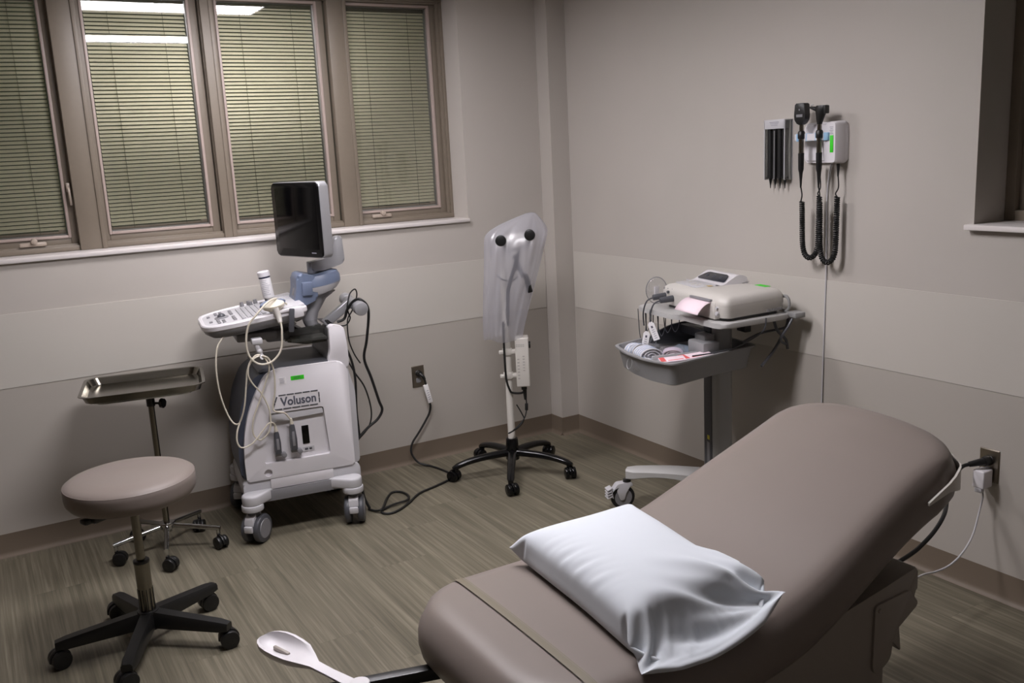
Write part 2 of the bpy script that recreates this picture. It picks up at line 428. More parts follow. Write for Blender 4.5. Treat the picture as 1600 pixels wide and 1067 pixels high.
    if i == 0:
        pv = Vector((g1+.045, FY+.05, 0)); R_ = Matrix.Translation(pv) @ rotm('Z', -6) @ Matrix.Translation(-pv)
        s.matrix_basis = R_ @ s.matrix_basis; bl.matrix_basis = R_ @ (Matrix.Translation(bl.location))
# east window unit
w = bpy.data.objects.new('window_5', None); COL.objects.link(w); w['kind'] = 'structure'
def rectframe_e(bm, y0, y1, z0, z1, x0, x1, w_, bev=.002):
    for a, b_ in ((y0, y0+w_), (y1-w_, y1)): box(bm, ((x0+x1)/2, (a+b_)/2, (z0+z1)/2), (x1-x0, b_-a, z1-z0), bev)
    for a, b_ in ((z0, z0+w_), (z1-w_, z1)): box(bm, ((x0+x1)/2, (y0+y1)/2, (a+b_)/2), (x1-x0, y1-y0-2*w_, b_-a), bev)
bm = B(); rectframe_e(bm, EY0, EY1, EZ0, 2.378, REC-.005, T-.02, .035); box(bm, (REC+.01, -3.1, 1.82), (.05, .06, 1.1), .003)
obj('window_frame', bm, M_frame, w)
for (a, b_) in ((-3.07, -2.49), (-3.7, -3.13), (-4.27, -3.7)):
    bm = B(); rectframe_e(bm, a, b_, EZ0+.03, 2.345, REC+.02, REC+.09, .045); s = obj('sash', bm, M_frame, w)
    bm = B(); box(bm, (REC+.05, (a+b_)/2, 1.82), (.003, b_-a-.08, 1.0)); obj('glass_pane', bm, M_outer, s)

# ceiling lights
LX0, LX1 = -2.24, -1.27
for k, (yc, wy, lab) in enumerate(((-.66, .31, 'long recessed fluorescent ceiling light above the machines, nearer the windows'), (-1.93, .33, 'long recessed fluorescent ceiling light between the table and the ultrasound machine'))):
    t = thing('ceiling_light', lab, 'ceiling light', ((LX0+LX1)/2, yc, ZC), 0, 'recessed ceiling lights')
    bm = B(); hx = (LX1-LX0)/2; hy = wy/2
    for c, s in (((0, hy+.012, -.006), (2*hx+.048, .024, .012)), ((0, -hy-.012, -.006), (2*hx+.048, .024, .012)), ((hx+.012, 0, -.006), (.024, 2*hy, .012)), ((-hx-.012, 0, -.006), (.024, 2*hy, .012))): box(bm, c, s, .002)
    obj('light_frame', bm, M_white, t)
    bm = B(); box(bm, (0, 0, -.004), (2*hx, 2*hy, .006)); obj('light_diffuser', bm, emit_mat('lamp_diffuser_%d' % k, (253, 248, 253), (24, 38)[k]), t)

# world: dim overcast evening outside
wd = bpy.data.worlds.new('outside'); bpy.context.scene.world = wd; wd.use_nodes = True
bg = wd.node_tree.nodes['Background']; bg.inputs[0].default_value = (.62, .62, .50, 1); bg.inputs[1].default_value = .16
# ------------------------------------------------------------------ exam table
TX0, TX1, TY0, TY1 = -2.13, -.725, -3.065, -2.42      # cushion extents
ZS = .597
def top_z(x):
    """top of the cushion along the table: level seat, then the raised back"""
    if x < -1.70: return ZS
    t = min((x+1.70)/.35, 1)
    z = ZS + .5*t*t*.35*.335
    if x > -1.35: z += (x+1.35)*.335
    if x > -.90: z -= ((x+.90)**2)*1.3
    return z
def taper(x, y):
    """the near side draws in towards the head end"""
    t = min(max((x+1.5)/.6, 0), 1); return y + .06*t*t*(3-2*t)*min(max((-2.6-y)/.45, 0), 1)
def bow(x, y):
    """the head end is bowed, more so on the near side"""
    t = min(max((x+1.05)/.3, 0), 1); q = (y+2.70)/.36; return x-(.035 if q < 0 else .02)*t*t*min(q*q, 1)
def droop(x, y):
    """the near head corner is softer and lower"""
    t = min(max((x+1.10)/.38, 0), 1); q = min((y+2.65)/.33, 0); return -.032*t*t*min(q*q, 1.1)
tb = thing('exam_table', 'taupe vinyl padded exam table with a raised back end, carrying a white pillow', 'exam table', (-1.5, -2.75, 0))
OX, OY = -1.5, -2.75
def cushion(bm, x0, x1, y0, y1, zf, th, rc, re, nu=60, nv=28, over=.012):
    cx, cy = (x0+x1)/2, (y0+y1)/2; hl, hw = (x1-x0)/2-over, (y1-y0)/2-over
    def spread(n): return [math.sin(PI/2*(-1+2*i/n)) if False else (-math.cos(PI*i/n)*.35+(-1+2*i/n)*.65) for i in range(n+1)]
    us, vs_ = spread(nu), spread(nv); G = []
    for v in vs_:
        y = v*hw; ex = abs(y)-(hw-rc)
        L = hl if ex <= 0 else hl-rc*(1-math.sqrt(max(0, 1-(ex/rc)**2)))
        row = []
        for u in us:
            x = u*L
            dx = L-abs(x); dy = hw-abs(y)
            # distance to rounded outline
            qx, qy = abs(x)-(hl-rc), abs(y)-(hw-rc)
            d = (rc-math.hypot(qx, qy)) if (qx > 0 and qy > 0) else min(hl-abs(x), hw-abs(y))
            d = max(d, 0); e = 0 if d >= re else -re*(1-math.sqrt(max(0, 1-(1-d/re)**2)))*.62
            z = zf(cx+x)+e + .006*(1-(y/hw)**2)
            row.append(bm.verts.new((cx+x-OX, cy+y-OY, z)))
        G.append(row)
    for j in range(nv):
        for i in range(nu):
            bm.faces.new((G[j][i], G[j][i+1], G[j+1][i+1], G[j+1][i]))
    loop = G[0][:]+[G[j][-1] for j in range(1, nv+1)]+G[-1][:-1][::-1]+[G[j][0] for j in range(nv-1, 0, -1)]
    prev = loop; n = len(loop)
    cen = Vector((cx-OX, cy-OY, 0)); e0 = -re*.62
    for k, (o_, dz) in enumerate(((.007, -.010), (.0115, -.026), (.012, -.045), (.007, -.066), (-.006, -.084), (-.03, -.094), (-.12, -.096))):
        cur = []
        for v in loop:
            p = v.co.copy(); x, y = p.x+OX-cx, p.y+OY-cy
            qx, qy = max(abs(x)-(hl-rc), 0), max(abs(y)-(hw-rc), 0)
            nv_ = Vector((math.copysign(qx, x), math.copysign(qy, y), 0))
            if nv_.length < 1e-6: nv_ = Vector((0, math.copysign(1, y), 0)) if hw-abs(y) < hl-abs(x) else Vector((math.copysign(1, x), 0, 0))
            nv_.normalize(); q = p+nv_*o_; q.z = p.z+dz*(th/.1)
            cur.append(bm.verts.new(q))
        for i in range(n): bm.faces.new((prev[i], prev[(i+1) % n], cur[(i+1) % n], cur[i]))
        prev = cur
    bm.faces.new(prev)
    for v in bm.verts:
        v.co.z += droop(v.co.x+OX, v.co.y+OY)
        v.co.x, v.co.y = bow(v.co.x+OX, v.co.y+OY)-OX, taper(v.co.x+OX, v.co.y+OY)-OY
bm = B(); cushion(bm, TX0, TX1, TY0, TY1, top_z, .115, .17, .06)
obj('cushion', bm, M_taupe, tb, ang=60)
# upholstery seam band across the foot end
bm = B()
n = 30
for (a, b_, h) in ((-1.983, -1.967, .0030), (-1.9855, -1.983, .0042), (-1.967, -1.9645, .0042)):
    pr = None
    for i in range(n+1):
        y = TY0+.013+(TY1-TY0-.026)*i/n; hw = (TY1-TY0)/2-.012; yl = y-(TY0+TY1)/2
        ex = max(abs(yl)-(hw-.17), 0)
        def zz(x):
            xl = x-(TX0+TX1)/2; hl = (TX1-TX0)/2-.012
            qx, qy = abs(xl)-(hl-.17), abs(yl)-(hw-.17)
            d = (.17-math.hypot(qx, qy)) if (qx > 0 and qy > 0) else min(hl-abs(xl), hw-abs(yl))
            d = max(d, 0); e = 0 if d >= .06 else -.06*(1-math.sqrt(max(0, 1-(1-d/.06)**2)))*.62
            return ZS+e+.006*(1-(yl/hw)**2)+h
        hl = (TX1-TX0)/2-.012; L = hl if ex <= 0 else hl-.17*(1-math.sqrt(max(0, 1-(ex/.17)**2)))
        xm = (TX0+TX1)/2-L
        xa, xb = max(a, xm+.0), max(b_, xm+.0)
        cur = (bm.verts.new((xa-OX, y-OY, zz(xa))), bm.verts.new((xb-OX, y-OY, zz(xb))))
        if pr and xb-xa > 1e-4: bm.faces.new((pr[0], pr[1], cur[1], cur[0]))
        pr = cur
obj('seam_band', bm, M_seam, tb)
# foot-end frame below the cushion, pedestal, hinge housing
bm = B(); box(bm, (-1.93-OX, -2.75-OY, .43), (.22, .56, .13), .03); obj('foot_drawer', bm, M_tbase, tb)
bm = B(); prism(bm, roundpoly([(-1.86, .02), (-1.12, .02), (-1.12, .40), (-1.06, .43), (-1.0, .485), (-1.0, .555), (-1.12, .535), (-1.5, .48), (-1.95, .48), (-1.95, .40)], .012), -3.0-OY, -2.5-OY, XZ @ Matrix.Translation((-OX, 0, 0)), .006)
obj('base_housing', bm, M_tbase, tb)
bm = B(); box(bm, (-1.48-OX, 0, .03), (.66, .44, .06), .008); obj('floor_plinth', bm, M_mgrey, tb)
bm = B(); prism(bm, roundpoly([(-1.16, .50), (-1.035, .505), (-1.0, .46), (-1.09, .41), (-1.10, .345), (-1.15, .32), (-1.165, .34)], .012), -3.006-OY, -3.0-OY, XZ @ Matrix.Translation((-OX, 0, 0)), .0015)
cyl(bm, (-1.145-OX, -3.006-OY, .485), (-1.145-OX, -3.009-OY, .485), .006, seg=12); obj('hinge_plate', bm, M_tbase, tb)
bm = B(); prism(bm, roundpoly([(-1.03, .43), (-1.055, .40), (-1.03, .35), (-.985, .30), (-.995, .37), (-1.0, .43)], .008), -2.95-OY, -2.93-OY, XZ @ Matrix.Translation((-OX, 0, 0)), .002); obj('lower_bracket', bm, M_tbase, tb)
bm = B(); box(bm, (-1.12-OX, 0, .545), (.40, .36, .02), .004, rotm('Y', -18)); box(bm, (-.985-OX, -.12, .56), (.012, .03, .13), .003); obj('back_support', bm, M_cream, tb)
# cream bumper strip wrapped round the head end of the cushion
bm = B(); hl, hw, rc = (TX1-TX0)/2, (TY1-TY0)/2, .17; cxm, cym = (TX0+TX1)/2-OX, (TY0+TY1)/2-OY
path = [(hl-.26, -hw)]+[(hl-rc+rc*math.cos(rad(a)), -hw+rc+rc*math.sin(rad(a))) for a in range(-90, 1, 10)]
path += [(hl, y) for y in (-.08, 0, .08)]+[(hl-rc+rc*math.cos(rad(a)), hw-rc+rc*math.sin(rad(a))) for a in range(0, 91, 10)]+[(hl-.26, hw)]
A0 = []; m_ = len(path)
for i, (x, y) in enumerate(path):
    t = Vector(path[min(i+1, m_-1)])-Vector(path[max(i-1, 0)]); nn = Vector((t.y, -t.x)).normalized()
    e = min(i, m_-1-i); hgt = .060*min(1, .12+e/4)
    zt = top_z(cxm+x+OX)+droop(cxm+x+OX, cym+y+OY)-.040 - (0 if e > 3 else (3-e)*.006)
    q0 = Vector((cxm+x, cym+y))+nn*.006; q1 = Vector((cxm+x, cym+y))+nn*.0005
    q0.x, q0.y = bow(q0.x+OX, q0.y+OY)-OX, taper(q0.x+OX, q0.y+OY)-OY; q1.x, q1.y = bow(q1.x+OX, q1.y+OY)-OX, taper(q1.x+OX, q1.y+OY)-OY
    A0.append([(q0.x, q0.y, zt), (q0.x, q0.y, zt-hgt), (q1.x, q1.y, zt-hgt), (q1.x, q1.y, zt)])
rs = [[bm.verts.new(p) for p in a] for a in A0]
for a, b_ in zip(rs, rs[1:]):
    for k in range(4): bm.faces.new((a[k], a[(k+1) % 4], b_[(k+1) % 4], b_[k]))
bm.faces.new(rs[0]); bm.faces.new(rs[-1][::-1]); obj('head_bumper', bm, M_cream, tb)
# stirrup: black arm pulled out at the foot end with a white heel cup
st = bpy.data.objects.new('stirrup', None); COL.objects.link(st); st.parent = tb
bm = B(); M, L = frame_to((-2.02, -2.625, .47), (-2.38, -2.525, .47)); box(bm, (0, 0, 0), (.028, .028, L), .003)
_xf(bm, bm.verts, Matrix.Translation((-OX, -OY, 0)) @ M @ Matrix.Translation((0, 0, L/2))); obj('stirrup_arm', bm, M_black, st)
def heel_cup():
    bm = B()
    # handle from the pivot to the cup, cup as a shallow boat with a raised rim
    stations = [(-.02, .016, .012, 0), (.03, .014, .011, 0), (.10, .012, .010, .0), (.15, .013, .011, 0), (.175, .024, .018, .0), (.21, .038, .026, .3), (.24, .042, .028, .6), (.27, .043, .030, .75), (.295, .040, .031, .75), (.313, .033, .031, .62), (.325, .024, .030, .4), (.331, .014, .029, .15), (.333, .004, .027, .0)]
    rings = []
    for x, w_, h, hol in stations:
        ring = []
        prof = [(-1, 1), (-.98, .3), (-.75, -.5), (-.3, -.9), (0, -1), (.3, -.9), (.75, -.5), (.98, .3), (1, 1), (.84, 1.02), (.72, 1-1.1*hol), (.35, 1-1.6*hol), (0, 1-1.75*hol), (-.35, 1-1.6*hol), (-.72, 1-1.1*hol), (-.84, 1.02)]
        for a, b_ in prof: ring.append((x, a*w_, b_*h*.55))
        rings.append(ring)
    loft(bm, rings); return bm
bm = heel_cup()
Mc = Matrix.Translation((-2.285-OX, -2.60-OY, .490)) @ rotm('Z', 110) @ rotm('Y', -1)
_xf(bm, bm.verts, Mc); hc = obj('heel_cup', bm, M_white, st, ang=50)
bm = B(); box(bm, (.262, .004, -.001), (.055, .008, .012), .002); _xf(bm, bm.verts, Mc); obj('cup_slot', bm, M_tbase, hc)
bm = B(); cyl(bm, (-2.285-OX, -2.60-OY, .483), (-2.285-OX, -2.60-OY, .508), .022, seg=20, bev=.003); obj('pivot_cap', bm, M_white, st)

# ------------------------------------------------------------------ pillow: two sheets inflated by a small cloth solver
def make_pillow():
    W_, H_ = .375, .63; nx, ny = 58, 92; dx, dy = W_/(nx-1), H_/(ny-1)
    X, Y = np.meshgrid(np.linspace(-W_/2, W_/2, nx), np.linspace(-H_/2, H_/2, ny), indexing='ij')
    rng = np.random.RandomState(4)
    n1 = rng.randn(nx, ny)*.0015
    def sheet(s): return np.stack([X, Y, np.full_like(X, .05)+s*(.012*(1-(2*X/W_)**2)*(1-(2*Y/H_)**2)+.0005)+n1], -1)
    P = np.stack([sheet(1), sheet(-1)])       # 2,nx,ny,3
    V = np.zeros_like(P)
    # the pillow inside stops short of the open end (y<0): pressure fades there
    yn = Y/H_+.5
    xn = 2*X/W_
    qx = np.abs(xn)*W_/2-(W_/2-.004-.06); qy = np.maximum((.17*H_+.06)-yn*H_, yn*H_-(H_-.004-.06))
    sd = .06-np.hypot(np.maximum(qx, 0), np.maximum(qy, 0))
    press = np.clip(sd/.035, 0, 1); press = press*press*(3-2*press)
    # the cover is looser towards its open end
    loose = 1+.02*np.clip((.5-yn)/.25, 0, 1)[None, ..., None]
    dg = math.hypot(dx, dy)
    def cons(P, a, b, L, k, comp=1.0):
        A_ = P[a]; B_ = P[b]; d = B_-A_; l = np.linalg.norm(d, axis=-1, keepdims=True)+1e-9
        e = (l-L)/l; e = np.where(e < 0, e*comp, e); c = d*e*.5*k
        P[a] = A_+c; P[b] = B_-c
    S = slice
    def weld(P):
        m = (P[0]+P[1])/2
        for idx in ((0, S(None)), (-1, S(None)), (S(None), 0), (S(None), -1)):
            P[0][idx] = m[idx]; P[1][idx] = m[idx]
    dt = 1.0
    for it in range(420):
        # normals of both sheets
        gx = np.gradient(P, axis=1); gy = np.gradient(P, axis=2); N = np.cross(gx, gy); N[1] *= -1
        area = np.linalg.norm(N, axis=-1, keepdims=True)+1e-12
        pr = .00058*min(1, it/80)*(1 if it < 330 else .9)
        thick = np.clip(1-(P[0]-P[1])[..., 2]/.135, -.4, 1)
        acc = N/area*(area/(dx*dy))*pr*press[None, ..., None]*thick[None, ..., None]
        acc[..., 2] -= .00004
        V = V*.93+acc; Q = P.copy(); P = P+V
        for k in range(10):
            for a0 in (0, 1):
                cons(P, (S(None), S(a0, nx-1, 2)), (S(None), S(a0+1, nx, 2)), dx*loose[:, a0:nx-1:2], 1)
                cons(P, (S(None), S(None), S(a0, ny-1, 2)), (S(None), S(None), S(a0+1, ny, 2)), dy*loose[:, :, a0:ny-1:2], 1)
                cons(P, (S(None), S(a0, nx-1, 2), S(0, ny-1)), (S(None), S(a0+1, nx, 2), S(1, ny)), dg*1.02, .5, .4)
                cons(P, (S(None), S(a0, nx-1, 2), S(1, ny)), (S(None), S(a0+1, nx, 2), S(0, ny-1)), dg*1.02, .5, .4)
            if k % 3 == 0:
                for st_ in (0, 1):
                    for o_ in range(2):
                        pass
                # bending: keep second neighbours from collapsing
                a, b = (S(None), S(0, nx-2)), (S(None), S(2, nx))
                d = P[b]-P[a]; l = np.linalg.norm(d, axis=-1, keepdims=True)+1e-9; e = np.clip((l-1.92*dx)/l, -1, 0)*.10; P[a] += d*e; P[b] -= d*e
                a, b = (S(None), S(None), S(0, ny-2)), (S(None), S(None), S(2, ny))
                d = P[b]-P[a]; l = np.linalg.norm(d, axis=-1, keepdims=True)+1e-9; e = np.clip((l-1.92*dy)/l, -1, 0)*.10; P[a] += d*e; P[b] -= d*e
            weld(P)
            # sheets do not cross, cushion below
            m = P[0][..., 2]-P[1][..., 2]; bad = m < .0015
            mid = (P[0][..., 2]+P[1][..., 2])/2
            inner = np.ones_like(bad); inner[0] = inner[-1] = False; inner[:, 0] = inner[:, -1] = False
            bb = bad & inner
            P[0][..., 2] = np.where(bb, mid+.00075, P[0][..., 2]); P[1][..., 2] = np.where(bb, mid-.00075, P[1][..., 2])
            P[..., 2] = np.maximum(P[..., 2], 0.0)
        V = (P-Q)*.985
    # folds pulled towards the near head-side corner, and puckers along the foot-side edge
    U, Vn = xn, yn
    th = np.arctan2(Vn*H_+.015, (1-U)*W_/2+.02); ds = np.hypot(Vn*H_, (1-U)*W_/2)
    env = np.clip(ds/.10, 0, 1)*np.clip((.34-ds)/.12, 0, 1)*np.clip(Vn/.06, 0, 1)*np.clip((.55-Vn)/.2, 0, 1)
    P[0][..., 2] += .0072*env*np.sin(15*th+.9*np.sin(14*ds)+.6)+.0028*env*np.sin(33*th+1.1+6*ds)
    en2 = np.exp(-((U+.72)/.2)**2)*np.clip((.85-Vn)/.2, 0, 1)*np.clip((Vn-.3)/.15, 0, 1)
    P[0][..., 2] += .0016*en2*(np.sin(Vn*75+2*np.sin(U*8))+.6*np.sin(Vn*131+U*14))
    # the near head-side corner stands up off the cushion
    lift = .075*np.clip((U+.2)/1.2, 0, 1)**1.5*np.clip((.45-Vn)/.45, 0, 1)
    P[..., 2] += lift[None]
    P[..., 0] *= (1-.09*np.clip(1-Vn*1.4, 0, 1))[None]
    return P, nx, ny
PP, pnx, pny = make_pillow()
def put_pillow(PP, nx, ny, cx, cy, rz, zbase):
    bm = B(); c, s = math.cos(rad(rz)), math.sin(rad(rz)); vs = {}
    PP = PP.copy(); PP[..., :2] -= PP[..., :2].reshape(-1, 2).mean(0)
    def W(p):
        x, y = c*p[0]-s*p[1], s*p[0]+c*p[1]
        return (x, y, p[2]+top_z(cx+x)-zbase+.007)
    grid = np.empty((2, nx, ny), dtype=object)
    for sh in (0, 1):
        for i in range(nx):
            for j in range(ny):
                edge = i in (0, nx-1) or j in (0, ny-1)
                if sh and edge: grid[1, i, j] = grid[0, i, j]
                else: grid[sh, i, j] = bm.verts.new(W(PP[sh, i, j]))
        for i in range(nx-1):
            for j in range(ny-1):
                q = [grid[sh, i, j], grid[sh, i+1, j], grid[sh, i+1, j+1], grid[sh, i, j+1]]
                if sh: q = q[::-1]
                bm.faces.new(q)
    o = obj('pillow', bm, M_cloth, None, ang=180)
    md = o.modifiers.new('sub', 'SUBSURF'); md.levels = 1; md.render_levels = 1
    o.location = (cx, cy, zbase); return o
pil = put_pillow(PP, pnx, pny, -1.690, -2.795, -6, ZS)
tag(pil, 'white pillow in a disposable cover lying on the taupe exam table', 'pillow')
# ------------------------------------------------------------------ ultrasound machine (local: x to the rear, y away from the camera)
us = thing('ultrasound_machine', 'white and grey ultrasound machine on casters with a dark monitor and keyboard', 'ultrasound machine', (-1.97, -.50, 0), -8)
BW = .40       # body width in y
def side(poly, y0, y1, bev=.004, r=.012, n=4):
    bm = B(); prism(bm, roundpoly(poly, r, n), y0, y1, XZ, bev); return bm
outline = [(-.012, .262), (-.014, .36), (-.006, .45), (.016, .545), (.055, .635), (.105, .715), (.15, .738), (.385, .738), (.388, .868), (.445, .862), (.462, .79), (.466, .70), (.482, .62), (.484, .50), (.474, .262)]
lower = [(-.012, .262), (-.014, .36), (-.006, .45), (.016, .545), (.055, .635), (.105, .715), (.15, .738), (.43, .738), (.458, .70), (.455, .262)]
bm = side([(-.030, .262), (-.033, .38), (-.022, .50), (.002, .60), (.045, .69), (.10, .728), (.44, .728), (.45, .262)], .03, BW, .01, .03); obj('body_shell', bm, M_navy, us)
bm = side(lower, .004, .034, .007, [.01, .05, .05, .05, .05, .05, .03, .03, .03, .01]); panel = obj('side_panel', bm, M_white, us)
cutter = B(); prism(cutter, roundpoly([(.108, .548), (.338, .548), (.352, .33), (.068, .33)], .012), -.01, .024, XZ, 0); boolcut(panel, cutter)
cutter = B(); cyl(cutter, (.079, -.01, .288), (.079, .018, .288), .017, seg=24); boolcut(panel, cutter)
bm = side(lower, BW-.004, BW+.026, .007, .03); obj('far_side_panel', bm, M_white, us)
bm = side([(.43, .262), (.455, .745), (.47, .66), (.486, .60), (.482, .262)], .02, BW-.0, .006, .02); obj('rear_cover', bm, M_lgrey, us)
# upper shelf of the recess
bm = B(); prism(bm, [(.112, .545), (.336, .545), (.337, .515), (.205, .515), (.195, .505), (.11, .505)], .010, .026, XZ, .002); obj('recess_lip', bm, M_lgrey, panel)
# top deck, tower and hand gap
bm = side([(.08, .728), (.39, .728), (.39, .742), (.10, .742)], .02, BW-.02, .003, .004); obj('top_deck', bm, M_dgrey, us)
bm = side([(.375, .735), (.392, .78), (.394, .90), (.46, .885), (.468, .79), (.468, .70), (.40, .70)], .01, .05, .006, .02); tw = obj('tower_cheek', bm, M_white, us)
bm = side([(.375, .735), (.392, .78), (.394, .87), (.46, .865), (.468, .79), (.468, .70), (.40, .70)], .045, BW-.01, .006, .02); obj('tower', bm, M_dgrey, us)
# base skirt and corner arms
bm = side([(-.03, .185), (-.03, .25), (-.012, .264), (.47, .264), (.478, .245), (.478, .185)], .012, BW+.01, .006, .01); obj('base_skirt', bm, M_lgrey, us)
bm = side([(.085, .215), (.085, .259), (.355, .259), (.355, .215)], .004, .014, .002, .003); obj('skirt_strip', bm, M_white, us)
bm = side([(.05, .165), (.05, .212), (.40, .212), (.40, .165)], -.004, BW, .004, .006); obj('foot_rest', bm, M_mgrey, us)
CP = [(-.004, -.022, 52), (.430, -.022, 73), (-.004, BW+.03, 60), (.425, BW+.03, 90)]
for (cx, cy, ang) in CP:
    sg = 1 if cy < .2 else -1
    bm = B(); M = Matrix.Translation((cx, cy, 0))
    tgt = (.085, .05) if cx < .2 else (.33, .05)
    if sg < 0: tgt = (tgt[0], BW-.05)
    d = Vector((tgt[0]-cx, tgt[1]-cy)).normalized(); nn = Vector((-d.y, d.x))
    pl = []
    for a in range(90, 271, 20): pl.append(Vector((cx, cy))+d*(.042*math.cos(rad(a)))+nn*(.042*math.sin(rad(a))))
    for q in (Vector(tgt)-nn*.036, Vector(tgt)+nn*.036): pl.append(q)
    prism(bm, [tuple(p) for p in pl], .170, .218, None, .010, 3)
    cyl(bm, (cx, cy, .147), (cx, cy, .174), .046, seg=28, bev=.004)
    obj('corner_arm', bm, M_lgrey, us)
    cs = bpy.data.objects.new('caster', None); COL.objects.link(cs); cs.parent = us; cs.location = (cx, cy, 0); cs.rotation_euler = (0, 0, rad(ang))
    bm = B(); cyl(bm, (0, 0, .118), (0, 0, .152), .026, seg=20); box(bm, (.012, 0, .105), (.07, .026, .05), .01); obj('caster_fork', bm, M_dgrey, cs)
    bm = B(); prism(bm, roundpoly([(-.02, .07), (-.046, .09), (-.04, .118), (-.012, .136), (.02, .136), (.03, .12)], .006), -.021, .021, XZ, .003); box(bm, (-.05, 0, .076), (.014, .04, .03), .006); obj('caster_hood', bm, M_lgrey, cs)
    for s_ in (-1, 1):
        bm = B(); cyl(bm, (.012, s_*.014, .062), (.012, s_*.042, .062), .062, seg=36, bev=.008); wl = obj('wheel', bm, M_dgrey, cs)
        bm = B(); cyl(bm, (.012, s_*.040, .062), (.012, s_*.0445, .062), .044, .041, seg=32); obj('wheel_cap', bm, M_mgrey, wl)
# connectors on the side
for (x, z0, z1, w_) in ((.128, .372, .470, .024), (.196, .378, .492, .026)):
    cn = bpy.data.objects.new('probe_connector', None); COL.objects.link(cn); cn.parent = us
    bm = B(); prism(bm, roundpoly([(x-w_/2, z0), (x+w_/2, z0), (x+w_*.55, z0+.05), (x+w_*.32, z1), (x-w_*.3, z1), (x-w_*.5, z0+.05)], .004), -.02, .012, XZ, .004); obj('connector_body', bm, M_dgrey, cn)
    bm = B(); prism(bm, roundpoly([(x-.006, z0+.02), (x+.006, z0+.02), (x+.005, z1-.03), (x-.005, z1-.03)], .002), -.0215, -.019, XZ, .0005); obj('connector_inlay', bm, M_mgrey, cn)
    bm = B(); cyl(bm, (x, -.006, z1-.003), (x-.003, -.010, z1+.026), .009, .005, 14); obj('strain_relief', bm, M_cable, cn)
    bm = B(); cyl(bm, (x+.024, -.012, z0-.012), (x+.024, .016, z0-.012), .011, seg=18, bev=.002); box(bm, (x+.004, .004, z0-.008), (.034, .02, .012), .003); obj('lock_knob', bm, M_mgrey, cn)
bm = B(); box(bm, (.254, .0225, .428), (.030, .003, .082), .001); obj('card_slot', bm, M_screen, panel)
bm = B(); rectb = [(.236, .352), (.286, .352), (.286, .373), (.236, .373)]
prism(bm, rectb, .0215, .0235, XZ); obj('port_plate', bm, M_lgrey, panel)
bm = B(); box(bm, (.252, .021, .363), (.014, .002, .009), .001); box(bm, (.270, .021, .363), (.012, .002, .009), .001); obj('ports', bm, M_dgrey, panel)
# badge with the name, in its dashed border
bm = B(); prism(bm, [(.128, .563), (.318, .563), (.322, .568), (.322, .612), (.318, .619), (.152, .619), (.146, .615)], .0028, .0042, XZ); bg_ = obj('name_plate', bm, M_white, panel)
bm = B()
def dash(bm, p0, p1, n, w_=.005, g=.90):
    p0, p1 = Vector(p0), Vector(p1)
    for i in range(n):
        a = p0.lerp(p1, (i+(1-g)/2)/n); b_ = p0.lerp(p1, (i+1-(1-g)/2)/n); d = (b_-a).normalized()*0; t = Vector((-(b_-a).y, (b_-a).x)).normalized()*w_/2
        prism(bm, [tuple(a-t), tuple(b_-t), tuple(b_+t), tuple(a+t)], .0018, .003, XZ)
dash(bm, (.152, .621), (.322, .621), 5); dash(bm, (.324, .614), (.324, .566), 2); dash(bm, (.318, .561), (.128, .561), 5); dash(bm, (.125, .565), (.147, .618), 2)
obj('plate_border', bm, M_dgrey, bg_)
MT = Matrix.Translation((.236, .0016, .5905)) @ rotm('X', 90)
text('name_lettering', 'Voluson', .052, MT, mat('logo_ink', (82, 84, 96), .45), bg_, .0004, .88, .0013)
bm = B(); prism(bm, [(.212, .680), (.268, .680), (.268, .698), (.212, .698)], .0025, .0042, XZ); gs = obj('green_sticker', bm, M_green, panel)
bm = B(); prism(bm, [(.16, .668), (.193, .668), (.193, .698), (.16, .698)], .003, .0042, XZ); ws = obj('white_sticker', bm, M_wpaper, panel)
bm = B(); rr = random.Random(3)
for k in range(6): prism(bm, [(.164, .672+.0043*k), (.180+rr.random()*.009, .672+.0043*k), (.180+rr.random()*.009, .6735+.0043*k), (.164, .6735+.0043*k)], .0022, .0031, XZ)
obj('sticker_print', bm, M_inkl, ws)
bm = B(); prism(bm, [(.226, .691), (.252, .691), (.252, .6935), (.226, .6935)], .0018, .0026, XZ); prism(bm, [(.222, .6855), (.256, .6855), (.256, .687), (.222, .687)], .0018, .0026, XZ); obj('sticker_print', bm, M_dgrey, gs)

# control console: long rounded keyboard, tilted up to the rear
KT = Matrix.Translation((-.118, 0, .940)) @ rotm('Y', -7.2)
kpoly = [(.0, .10), (.012, .045), (.045, .012), (.12, -.014), (.30, -.020), (.405, -.016), (.43, .0), (.43, .40), (.405, .416), (.30, .42), (.12, .414), (.045, .388), (.012, .355), (.0, .30)]
kp = roundpoly(kpoly, .05, 5)
def inset(poly, d):
    c = Vector((.22, .2)); out = []
    n = len(poly)
    for i in range(n):
        a = Vector(poly[i-1]); b_ = Vector(poly[(i+1) % n]); t = (b_-a).normalized(); nn = Vector((-t.y, t.x))
        out.append(tuple(Vector(poly[i])+nn*d))
    return out
def kloft(bm, specs, cap0=True, cap1=True):
    loft(bm, [[(x, y, z) for x, y in inset(kp, d)] for d, z in specs], cap0, cap1); _xf(bm, bm.verts, KT)
bm = B(); kloft(bm, [(.006, -.026), (.0, -.020), (.0, -.004), (.004, .001), (.014, .002), (.018, -.003), (.02, -.004)]); cons_ = obj('console_rim', bm, M_white, us)
bm = B(); kloft(bm, [(.055, -.062), (.03, -.056), (.01, -.040), (.004, -.025), (.02, -.023)]); obj('console_underside', bm, M_mgrey, us)
bm = B(); rr = random.Random(11)
def kbox(x, y, sx, sy, h=.006, z=-.004):
    box(bm, (x, y, z+h/2), (sx, sy, h), .0015)
